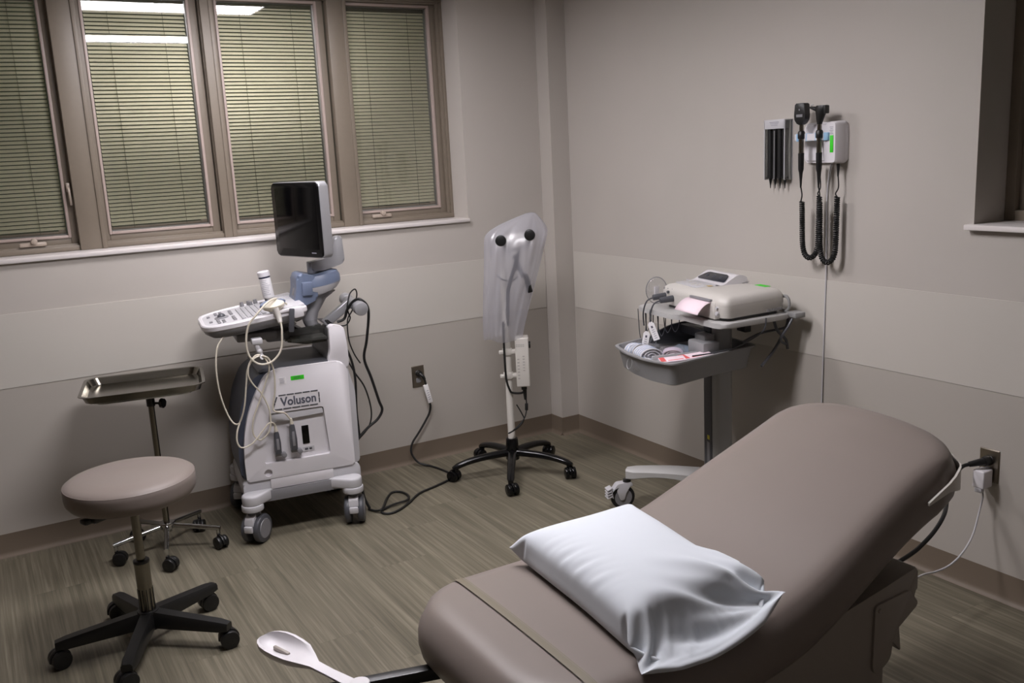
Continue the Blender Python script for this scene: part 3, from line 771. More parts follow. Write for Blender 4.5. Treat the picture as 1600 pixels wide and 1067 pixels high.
obj('console_deck', (lambda b: (kloft(b, [(.019, -.006), (.019, -.0035), (.024, -.003)]), b)[1])(B()), M_lgrey, us)
for r_ in range(5):                     # letter keys
    for k in range(13): kbox(.175+r_*.021, .06+k*.0222, .016, .0175, .006)
_xf(bm, bm.verts, KT); obj('keys', bm, mat('key_grey', (164, 163, 166), .45), us)
for (x, y) in [(.075, .08), (.095, .08), (.075, .12), (.095, .12), (.075, .155), (.14, .08), (.14, .12), (.14, .16), (.14, .24), (.14, .28), (.14, .32), (.08, .30), (.10, .30), (.08, .335), (.10, .335), (.045, .14), (.045, .28)]+[(.285, .05+y*.042) for y in range(8)]:
    bm = B(); kbox(x, y, .013, .024, .006); _xf(bm, bm.verts, KT); obj('function_key', bm, M_mgrey, us)
for y in range(9):
    bm = B(); cyl(bm, (.31, .04+y*.04, -.004), (.31, .04+y*.04, .014), .0045, seg=10); _xf(bm, bm.verts, KT); obj('slider_knob', bm, M_mgrey, us)
bm = B(); lathe(bm, [(.03, -.004), (.03, .0), (.026, .003)], 28, KT @ Matrix.Translation((.095, .205, 0))); obj('trackball_ring', bm, M_mgrey, us)
bm = B(); bmesh.ops.create_uvsphere(bm, u_segments=20, v_segments=12, radius=.018); _xf(bm, bm.verts, KT @ Matrix.Translation((.095, .205, .0))); obj('trackball', bm, M_dgrey, us)
for (x, y) in ((.205, .385), (.235, .385), (.265, .385), (.24, .355)):
    bm = B(); cyl(bm, (x, y, -.004), (x, y, .016), .010, .008, 16); _xf(bm, bm.verts, KT); obj('rotary_knob', bm, M_mgrey, us)
# sloping rear part of the console with probe slots
bm = B(); box(bm, (.372, .2, .004), (.10, .40, .016), .005)
for y in (.20, .235, .27, .305): box(bm, (.372, y, .013), (.085, .004, .003))
_xf(bm, bm.verts, KT); obj('probe_rack', bm, M_lgrey, us)
bm = B(); box(bm, (.385, -.02, -.015), (.045, .03, .045), .008); box(bm, (.345, -.016, .002), (.10, .02, .014), .005); _xf(bm, bm.verts, KT); obj('rack_end', bm, M_white, us)
bm = B(); M_ = KT @ Matrix.Translation((.352, -.038, -.03)) @ rotm('Y', 14); box(bm, (0, 0, -.01), (.022, .012, .10), .004); _xf(bm, bm.verts, M_); obj('holder_clip', bm, M_dgrey, us)
# console support, cable hook
bm = B(); box(bm, (.10, .16, .872), (.17, .18, .035), .01); box(bm, (.19, .2, .86), (.10, .2, .05), .012); obj('console_lift', bm, M_mgrey, us)
bm = side([(.16, .83), (.16, .90), (.24, .905), (.42, .87), (.42, .84), (.30, .83)], .14, .28, .01, .015); obj('lift_arm', bm, M_mgrey, us)
hk = B(); box(hk, (.088, .0, .868), (.045, .05, .024), .006); tube(hk, [(.084, -.004, .865), (.087, -.010, .845), (.095, -.014, .815), (.10, -.024, .80), (.10, -.034, .803)], lambda t: .013-.004*t, 12, 5)
bmesh.ops.create_uvsphere(hk, u_segments=14, v_segments=10, radius=.0125, matrix=Matrix.Translation((.094, -.016, .826))); obj('cable_hook', hk, M_lgrey, us)
# smoked bin between console and tower
bm = B(); prism(bm, roundpoly([(.205, .842), (.30, .822), (.40, .826), (.40, .885), (.37, .905), (.21, .89)], .015), .03, .30, XZ, .006); obj('smoked_bin', bm, M_smoke, us)
bm = side([(.235, .832), (.39, .832), (.39, .844), (.24, .844)], .045, .28, .003, .005); obj('bin_floor', bm, M_mgrey, us)
# neck with the blue monitor socket
bm = B(); loft(bm, [[(.345+a*math.cos(rad(t))+o, .20+b_*math.sin(rad(t)), z) for t in range(0, 360, 15)] for a, b_, o, z in ((.03, .05, .0, .87), (.035, .055, .01, .93), (.055, .06, .03, .99), (.075, .065, .055, 1.02))]); obj('neck', bm, M_mgrey, us)
bm = B(); loft(bm, [[(.405+a*math.cos(rad(t))*(1.0 if math.cos(rad(t)) > 0 else 1.25), .19+b_*math.sin(rad(t)), z+(.018*math.cos(rad(t)))) for t in range(0, 360, 12)] for a, b_, z in ((.05, .05, 1.015), (.075, .075, 1.022), (.09, .088, 1.042), (.094, .09, 1.056))]); obj('socket_lower', bm, M_lgrey, us)
bm = B(); loft(bm, [[(.405+a*math.cos(rad(t))*(1.0 if math.cos(rad(t)) > 0 else 1.25), .19+b_*math.sin(rad(t)), z+(.012*math.cos(rad(t)))) for t in range(0, 360, 12)] for a, b_, z in ((.094, .09, 1.056), (.092, .088, 1.085), (.082, .08, 1.102), (.06, .06, 1.108))]); obj('socket_cover', bm, M_blue, us)
bm = B(); prism(bm, roundpoly([(.275, .985), (.32, .975), (.38, 1.0), (.38, 1.10), (.31, 1.118), (.292, 1.10), (.29, 1.05)], .012), .11, .26, XZ, .012, 3); box(bm, (.335, .105, 1.05), (.045, .02, .06), .006); obj('socket_front', bm, M_blue, us)
bm = B(); box(bm, (.288, .175, 1.035), (.006, .045, .035), .002, rotm('Y', 15)); obj('pilot_panel', bm, M_mgrey, us)
bm = B(); box(bm, (.315, .15, .995), (.06, .03, .025), .006); obj('socket_base', bm, M_navy, us)
# monitor arm and monitor
bm = B(); cyl(bm, (.385, .19, 1.105), (.385, .19, 1.158), .028, seg=24, bev=.003)
prism(bm, roundpoly([(.372, 1.118), (.372, 1.158), (.43, 1.166), (.465, 1.185), (.485, 1.26), (.515, 1.262), (.521, 1.15), (.50, 1.135), (.42, 1.116)], .012), .155, .215, XZ, .008, 3); obj('monitor_arm', bm, M_silver, us)
mn = bpy.data.objects.new('monitor', None); COL.objects.link(mn); mn.parent = us; mn.location = (.330, .155, 1.345); mn.rotation_euler = (0, 0, rad(-154.5))
# monitor local: +x = screen normal, y = width
bm = B(); prism(bm, rrect(.345, .322, .022), -.046, .0, YZ, .006, 3); obj('monitor_case', bm, M_silver, mn)
bm = B(); prism(bm, rrect(.338, .315, .02), -.002, .004, YZ, .003); obj('bezel', bm, M_blackg, mn)
bm = B(); box(bm, (.0042, 0, .006), (.0016, .288, .262), .0005); sn = obj('screen', bm, M_screen, mn)
bm = B()
for k in range(5): box(bm, (.0046, .118-k*.0065, -.140), (.0008, .0048, .0045))
obj('maker_mark', bm, M_inkl, mn)
bm = B(); box(bm, (-.056, -.02, -.02), (.022, .17, .16), .01); box(bm, (-.085, -.02, -.06), (.05, .05, .05), .008); obj('monitor_mount', bm, M_silver, mn)
# rear cable rest: cross bar on an angled arm
bm = B(); M, L = frame_to((.415, .20, .872), (.535, .20, .955)); prism(bm, rrect(.034, .04, .006), 0, L, M, .002)
obj('rest_arm', bm, M_silver, us)
bm = B(); cyl(bm, (.548, .30, .952), (.548, .05, .948), .024, seg=24, bev=.003); cyl(bm, (.548, .085, .948), (.548, .03, .947), .0305, seg=28, bev=.006); cyl(bm, (.548, .36, .953), (.548, .29, .952), .029, seg=28, bev=.012); obj('rest_bar', bm, M_silver, us)
# cables
def cab(name, pts, r, m, sub=7, parent=us):
    bm = B(); tube(bm, pts, r, 8, sub); return obj(name, bm, m, parent)
def arc(pts, ys): return [(p[0], y, p[2]) for p, y in zip(pts, ys)]
cab('connector_cable', [(.100, -.036, .808), (.112, -.045, .806), (.126, -.040, .79), (.141, -.032, .737), (.138, -.026, .654), (.124, -.022, .587), (.129, -.024, .563), (.168, -.022, .549), (.190, -.012, .516)], .0036, M_cable)
cab('connector_cable', [(.104, -.036, .812), (.120, -.045, .775), (.121, -.040, .745), (.113, -.030, .719), (.079, -.026, .635), (.038, -.028, .544), (.031, -.028, .481), (.055, -.026, .450), (.085, -.026, .466), (.104, -.026, .50), (.106, -.026, .576), (.082, -.026, .648), (.051, -.036, .695), (.035, -.044, .738), (.044, -.042, .783), (.07, -.036, .812), (.092, -.036, .815)], .0036, M_cable)
cab('connector_cable', [(-.02, .04, .905), (-.045, .03, .89), (-.072, .01, .85), (-.085, 0, .762), (-.079, 0, .652), (-.052, 0, .551), (-.022, -.016, .531), (.006, -.03, .60), (.024, -.036, .70), (.035, -.040, .76), (.06, -.044, .80), (.088, -.038, .812)], .0036, M_cable)
cab('connector_cable', [(-.018, -.02, .535), (-.033, -.03, .50), (-.038, -.036, .459), (-.021, -.036, .431), (.024, -.034, .443), (.070, -.03, .488), (.096, -.028, .515), (.118, -.018, .512), (.126, -.012, .494)], .0036, M_cable)
cab('rear_cable', [(.405, .12, .895), (.411, .12, .893), (.457, .11, .815), (.496, .11, .728), (.511, .11, .625), (.504, .11, .477), (.508, .11, .349)], .0055, M_rub)
cab('rear_cable', [(.417, .15, .896), (.451, .15, .869), (.497, .15, .863), (.52, .15, .89), (.511, .13, .92), (.505, .12, .95), (.524, .13, 1.005), (.554, .15, 1.02), (.563, .17, .985), (.535, .16, .925), (.508, .15, .885), (.506, .15, .798), (.524, .15, .73), (.549, .15, .682)], .0032, M_rub)
cab('rear_cable', [(.459, .14, .884), (.492, .14, .895), (.507, .13, .936), (.535, .11, .975), (.562, .09, .979), (.592, .09, .93), (.574, .09, .80), (.557, .10, .712), (.582, .10, .619), (.608, .10, .51), (.620, .10, .463), (.595, .10, .422), (.548, .10, .39), (.503, .10, .349), (.475, .10, .305), (.485, .10, .245), (.49, .10, .175), (.50, .09, .07), (.52, .08, .012)], .0062, M_rub)
cab('rear_cable', [(.467, .12, .755), (.51, .12, .655), (.553, .12, .574), (.574, .12, .466), (.559, .12, .392), (.507, .11, .343)], .0036, M_rub)

# probe resting on the console and its own cable
pb = thing('ultrasound_probe', 'cream curved ultrasound probe with a blue rim, on the console edge', 'ultrasound probe', (-1.97, -.50, 0), -8)
bm = B()
ov = [(.046*math.cos(rad(t)), .046*math.sin(rad(t))*.62) for t in range(0, 360, 12)]
Mp = KT @ Matrix.Translation((.295, -.004, .032)) @ rotm('X', 24)
prism(bm, ov, -.011, .011, Mp @ rotm('X', 0), .007, 3); obj('probe_head', bm, M_cable, pb)
bm = B(); tube(bm, [Mp @ Vector((.049*math.cos(rad(t)), .049*math.sin(rad(t))*.62, .004)) for t in range(15, 176, 10)], .008, 8, 2); obj('lens_rim', bm, M_blue, pb)
bm = B(); p0 = Mp @ Vector((.002, -.022, 0)); tube(bm, [tuple(p0), (.183, -.030, .965), (.186, -.042, .940)], lambda t: .015-.006*t, 12, 5); obj('probe_neck', bm, M_beige, pb)
bm = B(); tube(bm, [(.185, -.040, .95), (.188, -.048, .93), (.187, -.054, .898), (.176, -.056, .83), (.137, -.056, .786), (.087, -.056, .779), (.049, -.056, .814), (.040, -.056, .875), (.056, -.058, .945), (.090, -.058, .985), (.130, -.045, 1.02), (.165, -.010, 1.035), (.20, .03, 1.03), (.235, .06, 1.0)], .0042, 8, 8); obj('probe_cable', bm, M_cable, pb)
# bottle of gel standing in the console
bt = thing('gel_bottle', 'white cylindrical tub with a dark band, standing upright on the ultrasound console', 'bottle', (-1.97, -.50, 0), -8)
bm = B(); Mb = Matrix.Translation((.196, .30, 1.004)) @ rotm('Y', -7); lathe(bm, [(.023, 0), (.025, .004), (.025, .088), (.0245, .092)], 28, Mb); obj('bottle_body', bm, M_wpaper, bt)
bm = B(); lathe(bm, [(.0265, .096), (.0268, .116), (.024, .119), (.014, .119), (.013, .117)], 28, Mb); obj('bottle_cap', bm, M_white, bt)
bm = B(); lathe(bm, [(.0256, .089), (.0256, .096)], 28, Mb); obj('dark_band', bm, mat('navy_band', (28, 30, 56), .4), bt)
bm = B(); rr = random.Random(5)
for k in range(9):
    zz = .016+.008*k; a0 = 210+rr.random()*20
    for q in range(6+rr.randrange(4)):
        a = rad(a0+q*9); box(bm, (0, 0, 0), (.0004, .0034, .002)); bm.verts.ensure_lookup_table(); _xf(bm, bm.verts[-8:], Mb @ rotm('Z', math.degrees(a)) @ Matrix.Translation((.0252, 0, zz)))
obj('label_print', bm, M_inkl, bt)
# ------------------------------------------------------------------ casters and star bases
def small_caster(parent, x, y, ang, r=.026, ztop=.075, m=M_black, wheel_w=.018, name='caster'):
    cs = bpy.data.objects.new(name, None); COL.objects.link(cs); cs.parent = parent; cs.location = (x, y, 0); cs.rotation_euler = (0, 0, rad(ang))
    bm = B(); cyl(bm, (0, 0, r*1.3), (0, 0, ztop), .0075, seg=14)
    hood = [(r*1.12*math.cos(rad(a))+.012, r+r*1.12*math.sin(rad(a))) for a in range(-10, 196, 15)]+[(.012-r*.5, r*.9)]
    prism(bm, hood, -.0065, .0065, XZ, .002); obj('caster_hood', bm, m, cs)
    for s in (-1, 1):
        bm = B(); cyl(bm, (.012, s*.0075, r), (.012, s*(.0075+wheel_w), r), r, seg=26, bev=.004); w = obj('wheel', bm, m, cs)
        bm = B(); cyl(bm, (.012, s*(.0075+wheel_w-.001), r), (.012, s*(.0085+wheel_w), r), r*.55, r*.4, 20); obj('wheel_hub', bm, m, w)
    return cs
def beam(bm, p0, p1, w0, h0, w1, h1, sag=0, n=8, ch=.3, up0=0):
    """tapered arm from p0 to p1 with a chamfered section; sag bends it down towards the tip"""
    p0, p1 = Vector(p0), Vector(p1); d = (p1-p0); t = d.normalized(); s = Vector((-t.y, t.x, 0)).normalized(); loops = []
    for i in range(n+1):
        k = i/n; c = p0+d*k; c.z += sag*4*k*(1-k) ; w = w0+(w1-w0)*k; h = h0+(h1-h0)*k
        if i == n: w *= .8; h *= .8
        loops.append([tuple(c+s*(w/2*a)+Vector((0, 0, h/2*b_))) for a, b_ in ((-1, -1), (1, -1), (1, 1-ch*2), (1-ch, 1), (-1+ch, 1), (-1, 1-ch*2))])
    loft(bm, loops)

# ------------------------------------------------------------------ stool
sx, sy = -2.512, -1.155; SH = .612
stl = thing('round_stool', 'round taupe padded stool on a black five-star base with casters', 'stool', (sx, sy, 0))
bm = B(); R = .206
prof = [(.0, SH-.090), (.15, SH-.090), (R-.035, SH-.088), (R-.014, SH-.080), (R-.004, SH-.066), (R-.001, SH-.050), (R-.001, SH-.030), (R-.0015, SH-.0165), (R-.004, SH-.013), (R-.012, SH-.007), (R-.030, SH-.001), (.13, SH+.004), (.06, SH+.006), (0.0005, SH+.0062)]
lathe(bm, prof, 72); seat = obj('seat_cushion', bm, M_taupe, stl, ang=60)
bm = B(); tube(bm, [((R-.0035)*math.cos(rad(a)), (R-.0035)*math.sin(rad(a)), SH-.0150) for a in range(0, 361, 6)], .0019, 6, 1); obj('piping', bm, M_taupe, seat)
bm = B(); box(bm, (0, 0, SH-.096), (.17, .17, .018), .004); box(bm, (-.10, -.06, SH-.100), (.10, .055, .022), .008, rotm('Z', 30)); obj('seat_plate', bm, M_black, stl)
bm = B(); tube(bm, [(-.02, -.03, SH-.104), (-.09, -.05, SH-.106), (-.130, -.070, SH-.106)], .006, 8, 4); box(bm, (-.130, -.070, SH-.103), (.075, .035, .016), .005, rotm('Z', 25)); obj('height_lever', bm, M_black, stl)
bm = B(); cyl(bm, (0, 0, .30), (0, 0, SH-.09), .0145, seg=24); obj('gas_rod', bm, M_steel, stl)
bm = B(); lathe(bm, [(.024, .07), (.025, .29), (.0255, .30)], 28); sl_ = obj('column_sleeve', bm, M_steel, stl)
bm = B()
for k in range(12): box(bm, (.0247*math.cos(rad(30*k)), .0247*math.sin(rad(30*k)), .165), (.0015, .0028, .085), 0, rotm('Z', 30*k))
obj('sleeve_slits', bm, M_black, sl_)
bm = B(); cyl(bm, (0, 0, .297), (0, 0, .309), .0265, seg=28, bev=.003); obj('sleeve_collar', bm, M_black, stl)
bm = B(); cyl(bm, (0, 0, .062), (0, 0, .128), .040, .036, 28, .004); obj('base_hub', bm, M_black, stl)
for k in range(5):
    a = 175+72*k; d = Vector((math.cos(rad(a)), math.sin(rad(a)), 0))
    bm = B(); beam(bm, d*.02+Vector((0, 0, .098)), d*.292+Vector((0, 0, .078)), .050, .056, .044, .030); obj('leg', bm, M_black, stl)
    small_caster(stl, d.x*.272, d.y*.272, a+[20, -50, 40, 160, 80][k], .031, .080, M_black, .021)

# ------------------------------------------------------------------ instrument stand with steel tray
mx, my = -2.305, -.37
ms = thing('instrument_stand', 'chrome instrument stand on casters carrying an empty rectangular steel tray, behind the stool', 'instrument stand', (mx, my, 0))
tr = bpy.data.objects.new('steel_tray', None); COL.objects.link(tr); tr.parent = ms; tr.location = (-.015, .005, 0); tr.rotation_euler = (0, 0, rad(-10.5))
def oct_(w, h, c, z): return [(x, y, z) for x, y in roundpoly([(-w+c, -h), (w-c, -h), (w, -h+c), (w, h-c), (w-c, h), (-w+c, h), (-w, h-c), (-w, -h+c)], c*.45, 3)]
bm = B(); TZ = .742; W2, H2 = .236, .192
loft(bm, [oct_(W2-.034, H2-.034, .03, TZ-.034), oct_(W2-.022, H2-.022, .03, TZ-.030), oct_(W2-.012, H2-.012, .03, TZ-.004), oct_(W2, H2, .033, TZ-.002), oct_(W2+.001, H2+.001, .034, TZ), oct_(W2-.001, H2-.001, .033, TZ+.0012), oct_(W2-.013, H2-.013, .029, TZ), oct_(W2-.024, H2-.024, .029, TZ-.027), oct_(W2-.036, H2-.036, .029, TZ-.0315), oct_(W2-.07, H2-.07, .02, TZ-.0318)])
obj('tray', bm, M_steel, tr, ang=25)
bm = B(); fr = rrect(.36, .27, .04, 5); tube(bm, [(x, y, TZ-.040) for x, y in fr]+[(fr[0][0], fr[0][1], TZ-.040)], .005, 8, 1); tube(bm, [(.015, -.135, TZ-.040), (.015, .135, TZ-.040)], .006, 8, 1); obj('tray_frame', bm, M_chrome, tr)
bm = B(); cyl(bm, (0, 0, .60), (0, 0, TZ-.036), .009, seg=18); obj('inner_post', bm, M_chrome, ms)
bm = B(); cyl(bm, (0, 0, .115), (0, 0, .652), .0125, seg=22); obj('outer_post', bm, M_steel, ms)
bm = B(); cyl(bm, (0, 0, .635), (0, 0, .672), .017, seg=22, bev=.002); cyl(bm, (.012, -.012, .648), (.036, -.034, .648), .005, seg=10)
obj('height_collar', bm, M_black, ms)
bm = B(); pts = [(.021*math.cos(rad(t))*(1 if (t//30) % 2 else .8), .021*math.sin(rad(t))*(1 if (t//30) % 2 else .8)) for t in range(0, 360, 30)]
M_, L = frame_to((.034, -.032, .648), (.050, -.046, .648)); prism(bm, pts, 0, .014, M_, .003); obj('clamp_knob', bm, M_black, ms)
bm = B(); cyl(bm, (0, 0, .100), (0, 0, .128), .032, seg=28, bev=.004); cyl(bm, (0, 0, .085), (0, 0, .10), .018, seg=20); obj('base_hub', bm, M_chrome, ms)
for k in range(5):
    a = 186+72*k; d = Vector((math.cos(rad(a)), math.sin(rad(a)), 0))
    bm = B(); tube(bm, [d*.02+Vector((0, 0, .112)), d*.12+Vector((0, 0, .100)), d*.222+Vector((0, 0, .086))], .0100, 12, 3, None); cyl(bm, (d.x*.212, d.y*.212, .060), (d.x*.212, d.y*.212, .094), .0085, seg=14, bev=.002); obj('leg', bm, M_chrome, ms)
    small_caster(ms, d.x*.212, d.y*.212, a+[150, 60, -40, 200, 90][k], .027, .062, M_black, .0165)

# ------------------------------------------------------------------ colposcope under a plastic cover
cx, cy = -.660, -.475
cp = thing('covered_scope_stand', 'examination scope on a white pole with a glossy black five-star base', 'scope stand', (cx, cy, 0))
bm = B(); cyl(bm, (0, 0, .10), (0, 0, 1.02), .0185, .0165, 24); obj('pole', bm, mat('pole_white', (205, 201, 194), .3), cp)
bm = B(); cyl(bm, (0, 0, .075), (0, 0, .185), .034, .030, 28, .004); cyl(bm, (0, 0, .15), (0, 0, .186), .0285, seg=26, bev=.003); obj('base_hub', bm, M_blackg, cp)
for k in range(5):
    a = 165+72*k; d = Vector((math.cos(rad(a)), math.sin(rad(a)), 0)); bm = B(); loops = []; s = Vector((-d.y, d.x, 0))
    for i in range(13):
        q = i/12; rr_ = .02+.292*q; z = .112-.012*q-.034*q**3.5; w = .022-.004*q; h = .019-.004*q
        if i == 12: w *= .6; h *= .7
        loops.append([tuple(d*rr_+s*(w*math.cos(rad(t)))+Vector((0, 0, z+h*math.sin(rad(t))))) for t in range(0, 360, 30)])
    loft(bm, loops); cyl(bm, (d.x*.294, d.y*.294, .045), (d.x*.294, d.y*.294, .075), .013, seg=16, bev=.003); obj('leg', bm, M_blackg, cp)
    c_ = small_caster(cp, d.x*.296, d.y*.296, a+[-50, 30, -60, 10, 90][k], .0285, .06, M_blackg, .019)
# light source box clamped on the pole (towards the right of the picture)
bd = Vector((.86, -.51, 0)).normalized(); ba = math.degrees(math.atan2(bd.y, bd.x))
lb = bpy.data.objects.new('light_source', None); COL.objects.link(lb); lb.parent = cp; lb.rotation_euler = (0, 0, rad(ba))
bm = B(); box(bm, (.072, 0, .578), (.066, .09, .245), .006, None, 3); obj('source_box', bm, mat('pole_white', (205, 201, 194), .3), lb)
bm = B(); cyl(bm, (.105, .01, .655), (.115, .01, .655), .017, seg=22, bev=.002); obj('dimmer_knob', bm, M_black, lb)
for zz in (.565, .495+.002) if False else (.628, .508):
    bm = B(); cyl(bm, (0, 0, zz-.016), (0, 0, zz+.016), .0245, seg=26, bev=.003); box(bm, (.025, -.0, zz), (.034, .03, .020), .004); box(bm, (-.03, -.012, zz), (.022, .016, .018), .004); obj('pole_clamp', bm, mat('pole_white', (205, 201, 194), .3), lb)
bm = B()
for k, zz in enumerate((.668, .660)):
    for q in range(5): box(bm, (.046+q*.0085, -.0458, zz), (.006, .001, .0045))
for q in range(7): box(bm, (.052, -.0458, .50+q*.016), (.010, .001, .006)); 
for q in range(6): box(bm, (.078, -.0458, .54+q*.014), (.010, .001, .005))
obj('vent_slots', bm, mat('soft_grey_print', (168, 165, 160), .5), lb)
bm = B(); box(bm, (.074, 0, .447), (.028, .026, .030), .004); cyl(bm, (.078, 0, .38), (.076, 0, .435), .0065, .011, 12); obj('mains_inlet', bm, M_black, lb)
# scope head: binocular body, eyepieces, handle, fine black cable loop
hd = bpy.data.objects.new('scope_head', None); COL.objects.link(hd); hd.parent = cp; hd.rotation_euler = (0, 0, rad(-30)); hd.location = (.05, -.03, 0)
bm = B(); box(bm, (.01, .01, 1.165), (.14, .08, .075), .02, rotm('Y', -8), 3); box(bm, (0.0, .02, 1.08), (.06, .06, .12), .014); obj('scope_body', bm, M_beige, hd)
for (x, z) in ((-.062, 1.180), (.075, 1.200)):
    bm = B(); cyl(bm, (x, -.02, z), (x, -.094, z), .024, .026, 24, .003); obj('eyepiece', bm, M_black, hd)
bm = B(); tube(bm, [(.0, -.01, 1.10), (.02, -.02, 1.04), (.035, -.04, 1.0)], .010, 10, 4); cyl(bm, (.046, -.064, 1.015), (.066, -.070, .925), .0125, .0135, 18, .004); obj('grip', bm, M_black, hd)
bm = B(); tube(bm, [(-.09, -.02, 1.01), (-.06, -.055, .990), (-.02, -.06, .985), (.012, -.03, .998)], .0035, 8, 5); tube(bm, [(.02, .0, 1.12), (.0, -.02, 1.05), (-.035, -.03, .95), (-.045, -.02, .85), (-.055, -.0, .72), (-.062, .0, .66)], .009, 8, 5); obj('head_cable', bm, M_rub, hd)
bm = B(); tube(bm, [(-.022, -.012, .78), (-.028, -.02, .70), (-.032, -.026, .60), (-.030, -.028, .50), (-.016, -.030, .445), (.0, -.032, .425), (.05, -.040, .418), (.064, -.040, .437)], .0055, 8, 6); obj('power_lead', bm, M_rub, cp)
bm = B(); tube(bm, [(.066, -.040, .43), (.070, -.042, .37), (.068, -.044, .33), (.045, -.05, .285), (-.02, -.06, .245), (-.05, -.06, .235), (-.035, -.05, .232), (.02, -.045, .25), (.052, -.04, .28), (.045, -.035, .31), (.02, -.03, .36)], .0032, 8, 6); cyl(bm, (.068, -.043, .325), (.070, -.042, .36), .008, seg=12, bev=.002); obj('power_lead', bm, M_rub, cp)

# the plastic cover over it
bm = B(); rg = random.Random(2)
rot = rad(-30); ux, uy = math.cos(rot), math.sin(rot); vx, vy = -uy, ux
#  z, left edge, right edge (along the picture-parallel axis), half depth
sect = [(.690, -.128, .058, .055), (.74, -.130, .070, .075), (.82, -.127, .094, .09), (.90, -.121, .118, .10), (.98, -.113, .142, .105), (1.06, -.106, .165, .108), (1.12, -.102, .182, .105), (1.17, -.100, .198, .095), (1.20, -.096, .208, .08), (1.222, -.072, .206, .06), (1.245, -.03, .195, .045), (1.265, .02, .180, .032), (1.285, .075, .163, .02), (1.300, .115, .150, .008)]
loops = []; NS = 72
for (z, a, b_, dp) in sect:
    lp = []
    for k in range(NS):
        t = 2*PI*k/NS; c, s = math.cos(t), math.sin(t)
        c2 = math.copysign(abs(c)**.75, c); s2 = math.copysign(abs(s)**.85, s)
        fold = .0045*math.sin(7*t+z*9)+.003*math.sin(13*t-z*14)+.003*math.sin(23*t+z*6)
        fold *= min(1, dp/.08)
        u_ = (a+b_)/2+(b_-a)/2*c2*(1+fold*2); v_ = dp*s2*(1+fold*14)
        zz = z+ (.012*math.sin(2*t+.6)-.02*c*0 if z < .70 else 0) - (.03*(u_+.03)/.1*(-1) if z < .70 else 0)*0
        if z < .70: zz = z+.02*(-c)*.5+.006*math.sin(5*t)
        u_ += .016; lp.append((ux*u_+vx*v_, uy*u_+vy*v_, zz))
    loops.append(lp)
loft(bm, loops, False, True)
cv = obj('plastic_cover', bm, M_film, None, ang=180); cv.location = (cx, cy, 0)
tag(cv, 'milky translucent plastic bag draped over the scope head on the white pole', 'plastic cover')
md = cv.modifiers.new('thickness', 'SUBSURF'); md.levels = 1; md.render_levels = 1

# ------------------------------------------------------------------ monitor cart by the east wall (local x to the front, y to the near side)
CXo, CYo = -.235, -1.495
ct = thing('monitor_cart', 'grey rolling cart with an open basket and shelf beside the corner wall', 'medical cart', (CXo, CYo, 0), 170)
SZ = .900
bm = B(); shp = roundpoly([(.11, -.20), (.17, -.23), (.17, .10), (.155, .24), (.10, .29), (-.12, .24), (-.18, .16), (-.18, -.24), (-.10, -.27), (.08, -.27)], .03); 
shp = roundpoly([(.215, -.27), (.20, -.03), (.175, .0), (.165, .235), (.14, .275), (-.19, .23), (-.20, -.22), (-.05, -.33), (.19, -.33)], .025)
prism(bm, shp, SZ-.020, SZ, None, .006, 3); obj('shelf', bm, M_cartl, ct)
bm = B(); box(bm, (-.21, .235, SZ-.004), (.05, .06, .022), .004); obj('shelf_clamp', bm, M_cart, ct)
bm = B(); prism(bm, rrect(.085, .11, .02, 5, 0, 0), .13, SZ-.02, None, .002); obj('column', bm, M_cart, ct)
bm = B(); prism(bm, rrect(.006, .055, .002, 3, .0435, -.006), .14, SZ-.06); obj('column_channel', bm, M_dgrey, ct)
bm = B(); box(bm, (.047, .0, .36), (.002, .016, .018)); obj('warning_label', bm, mat('yellow_label', (200, 190, 60), .5), ct)
bm = B(); box(bm, (.047, .0, .29), (.002, .02, .10)); obj('rating_label', bm, M_mgrey, ct)
bm = B(); box(bm, (.0, .0, .135), (.14, .16, .03), .012); obj('base_centre', bm, M_cartl, ct)
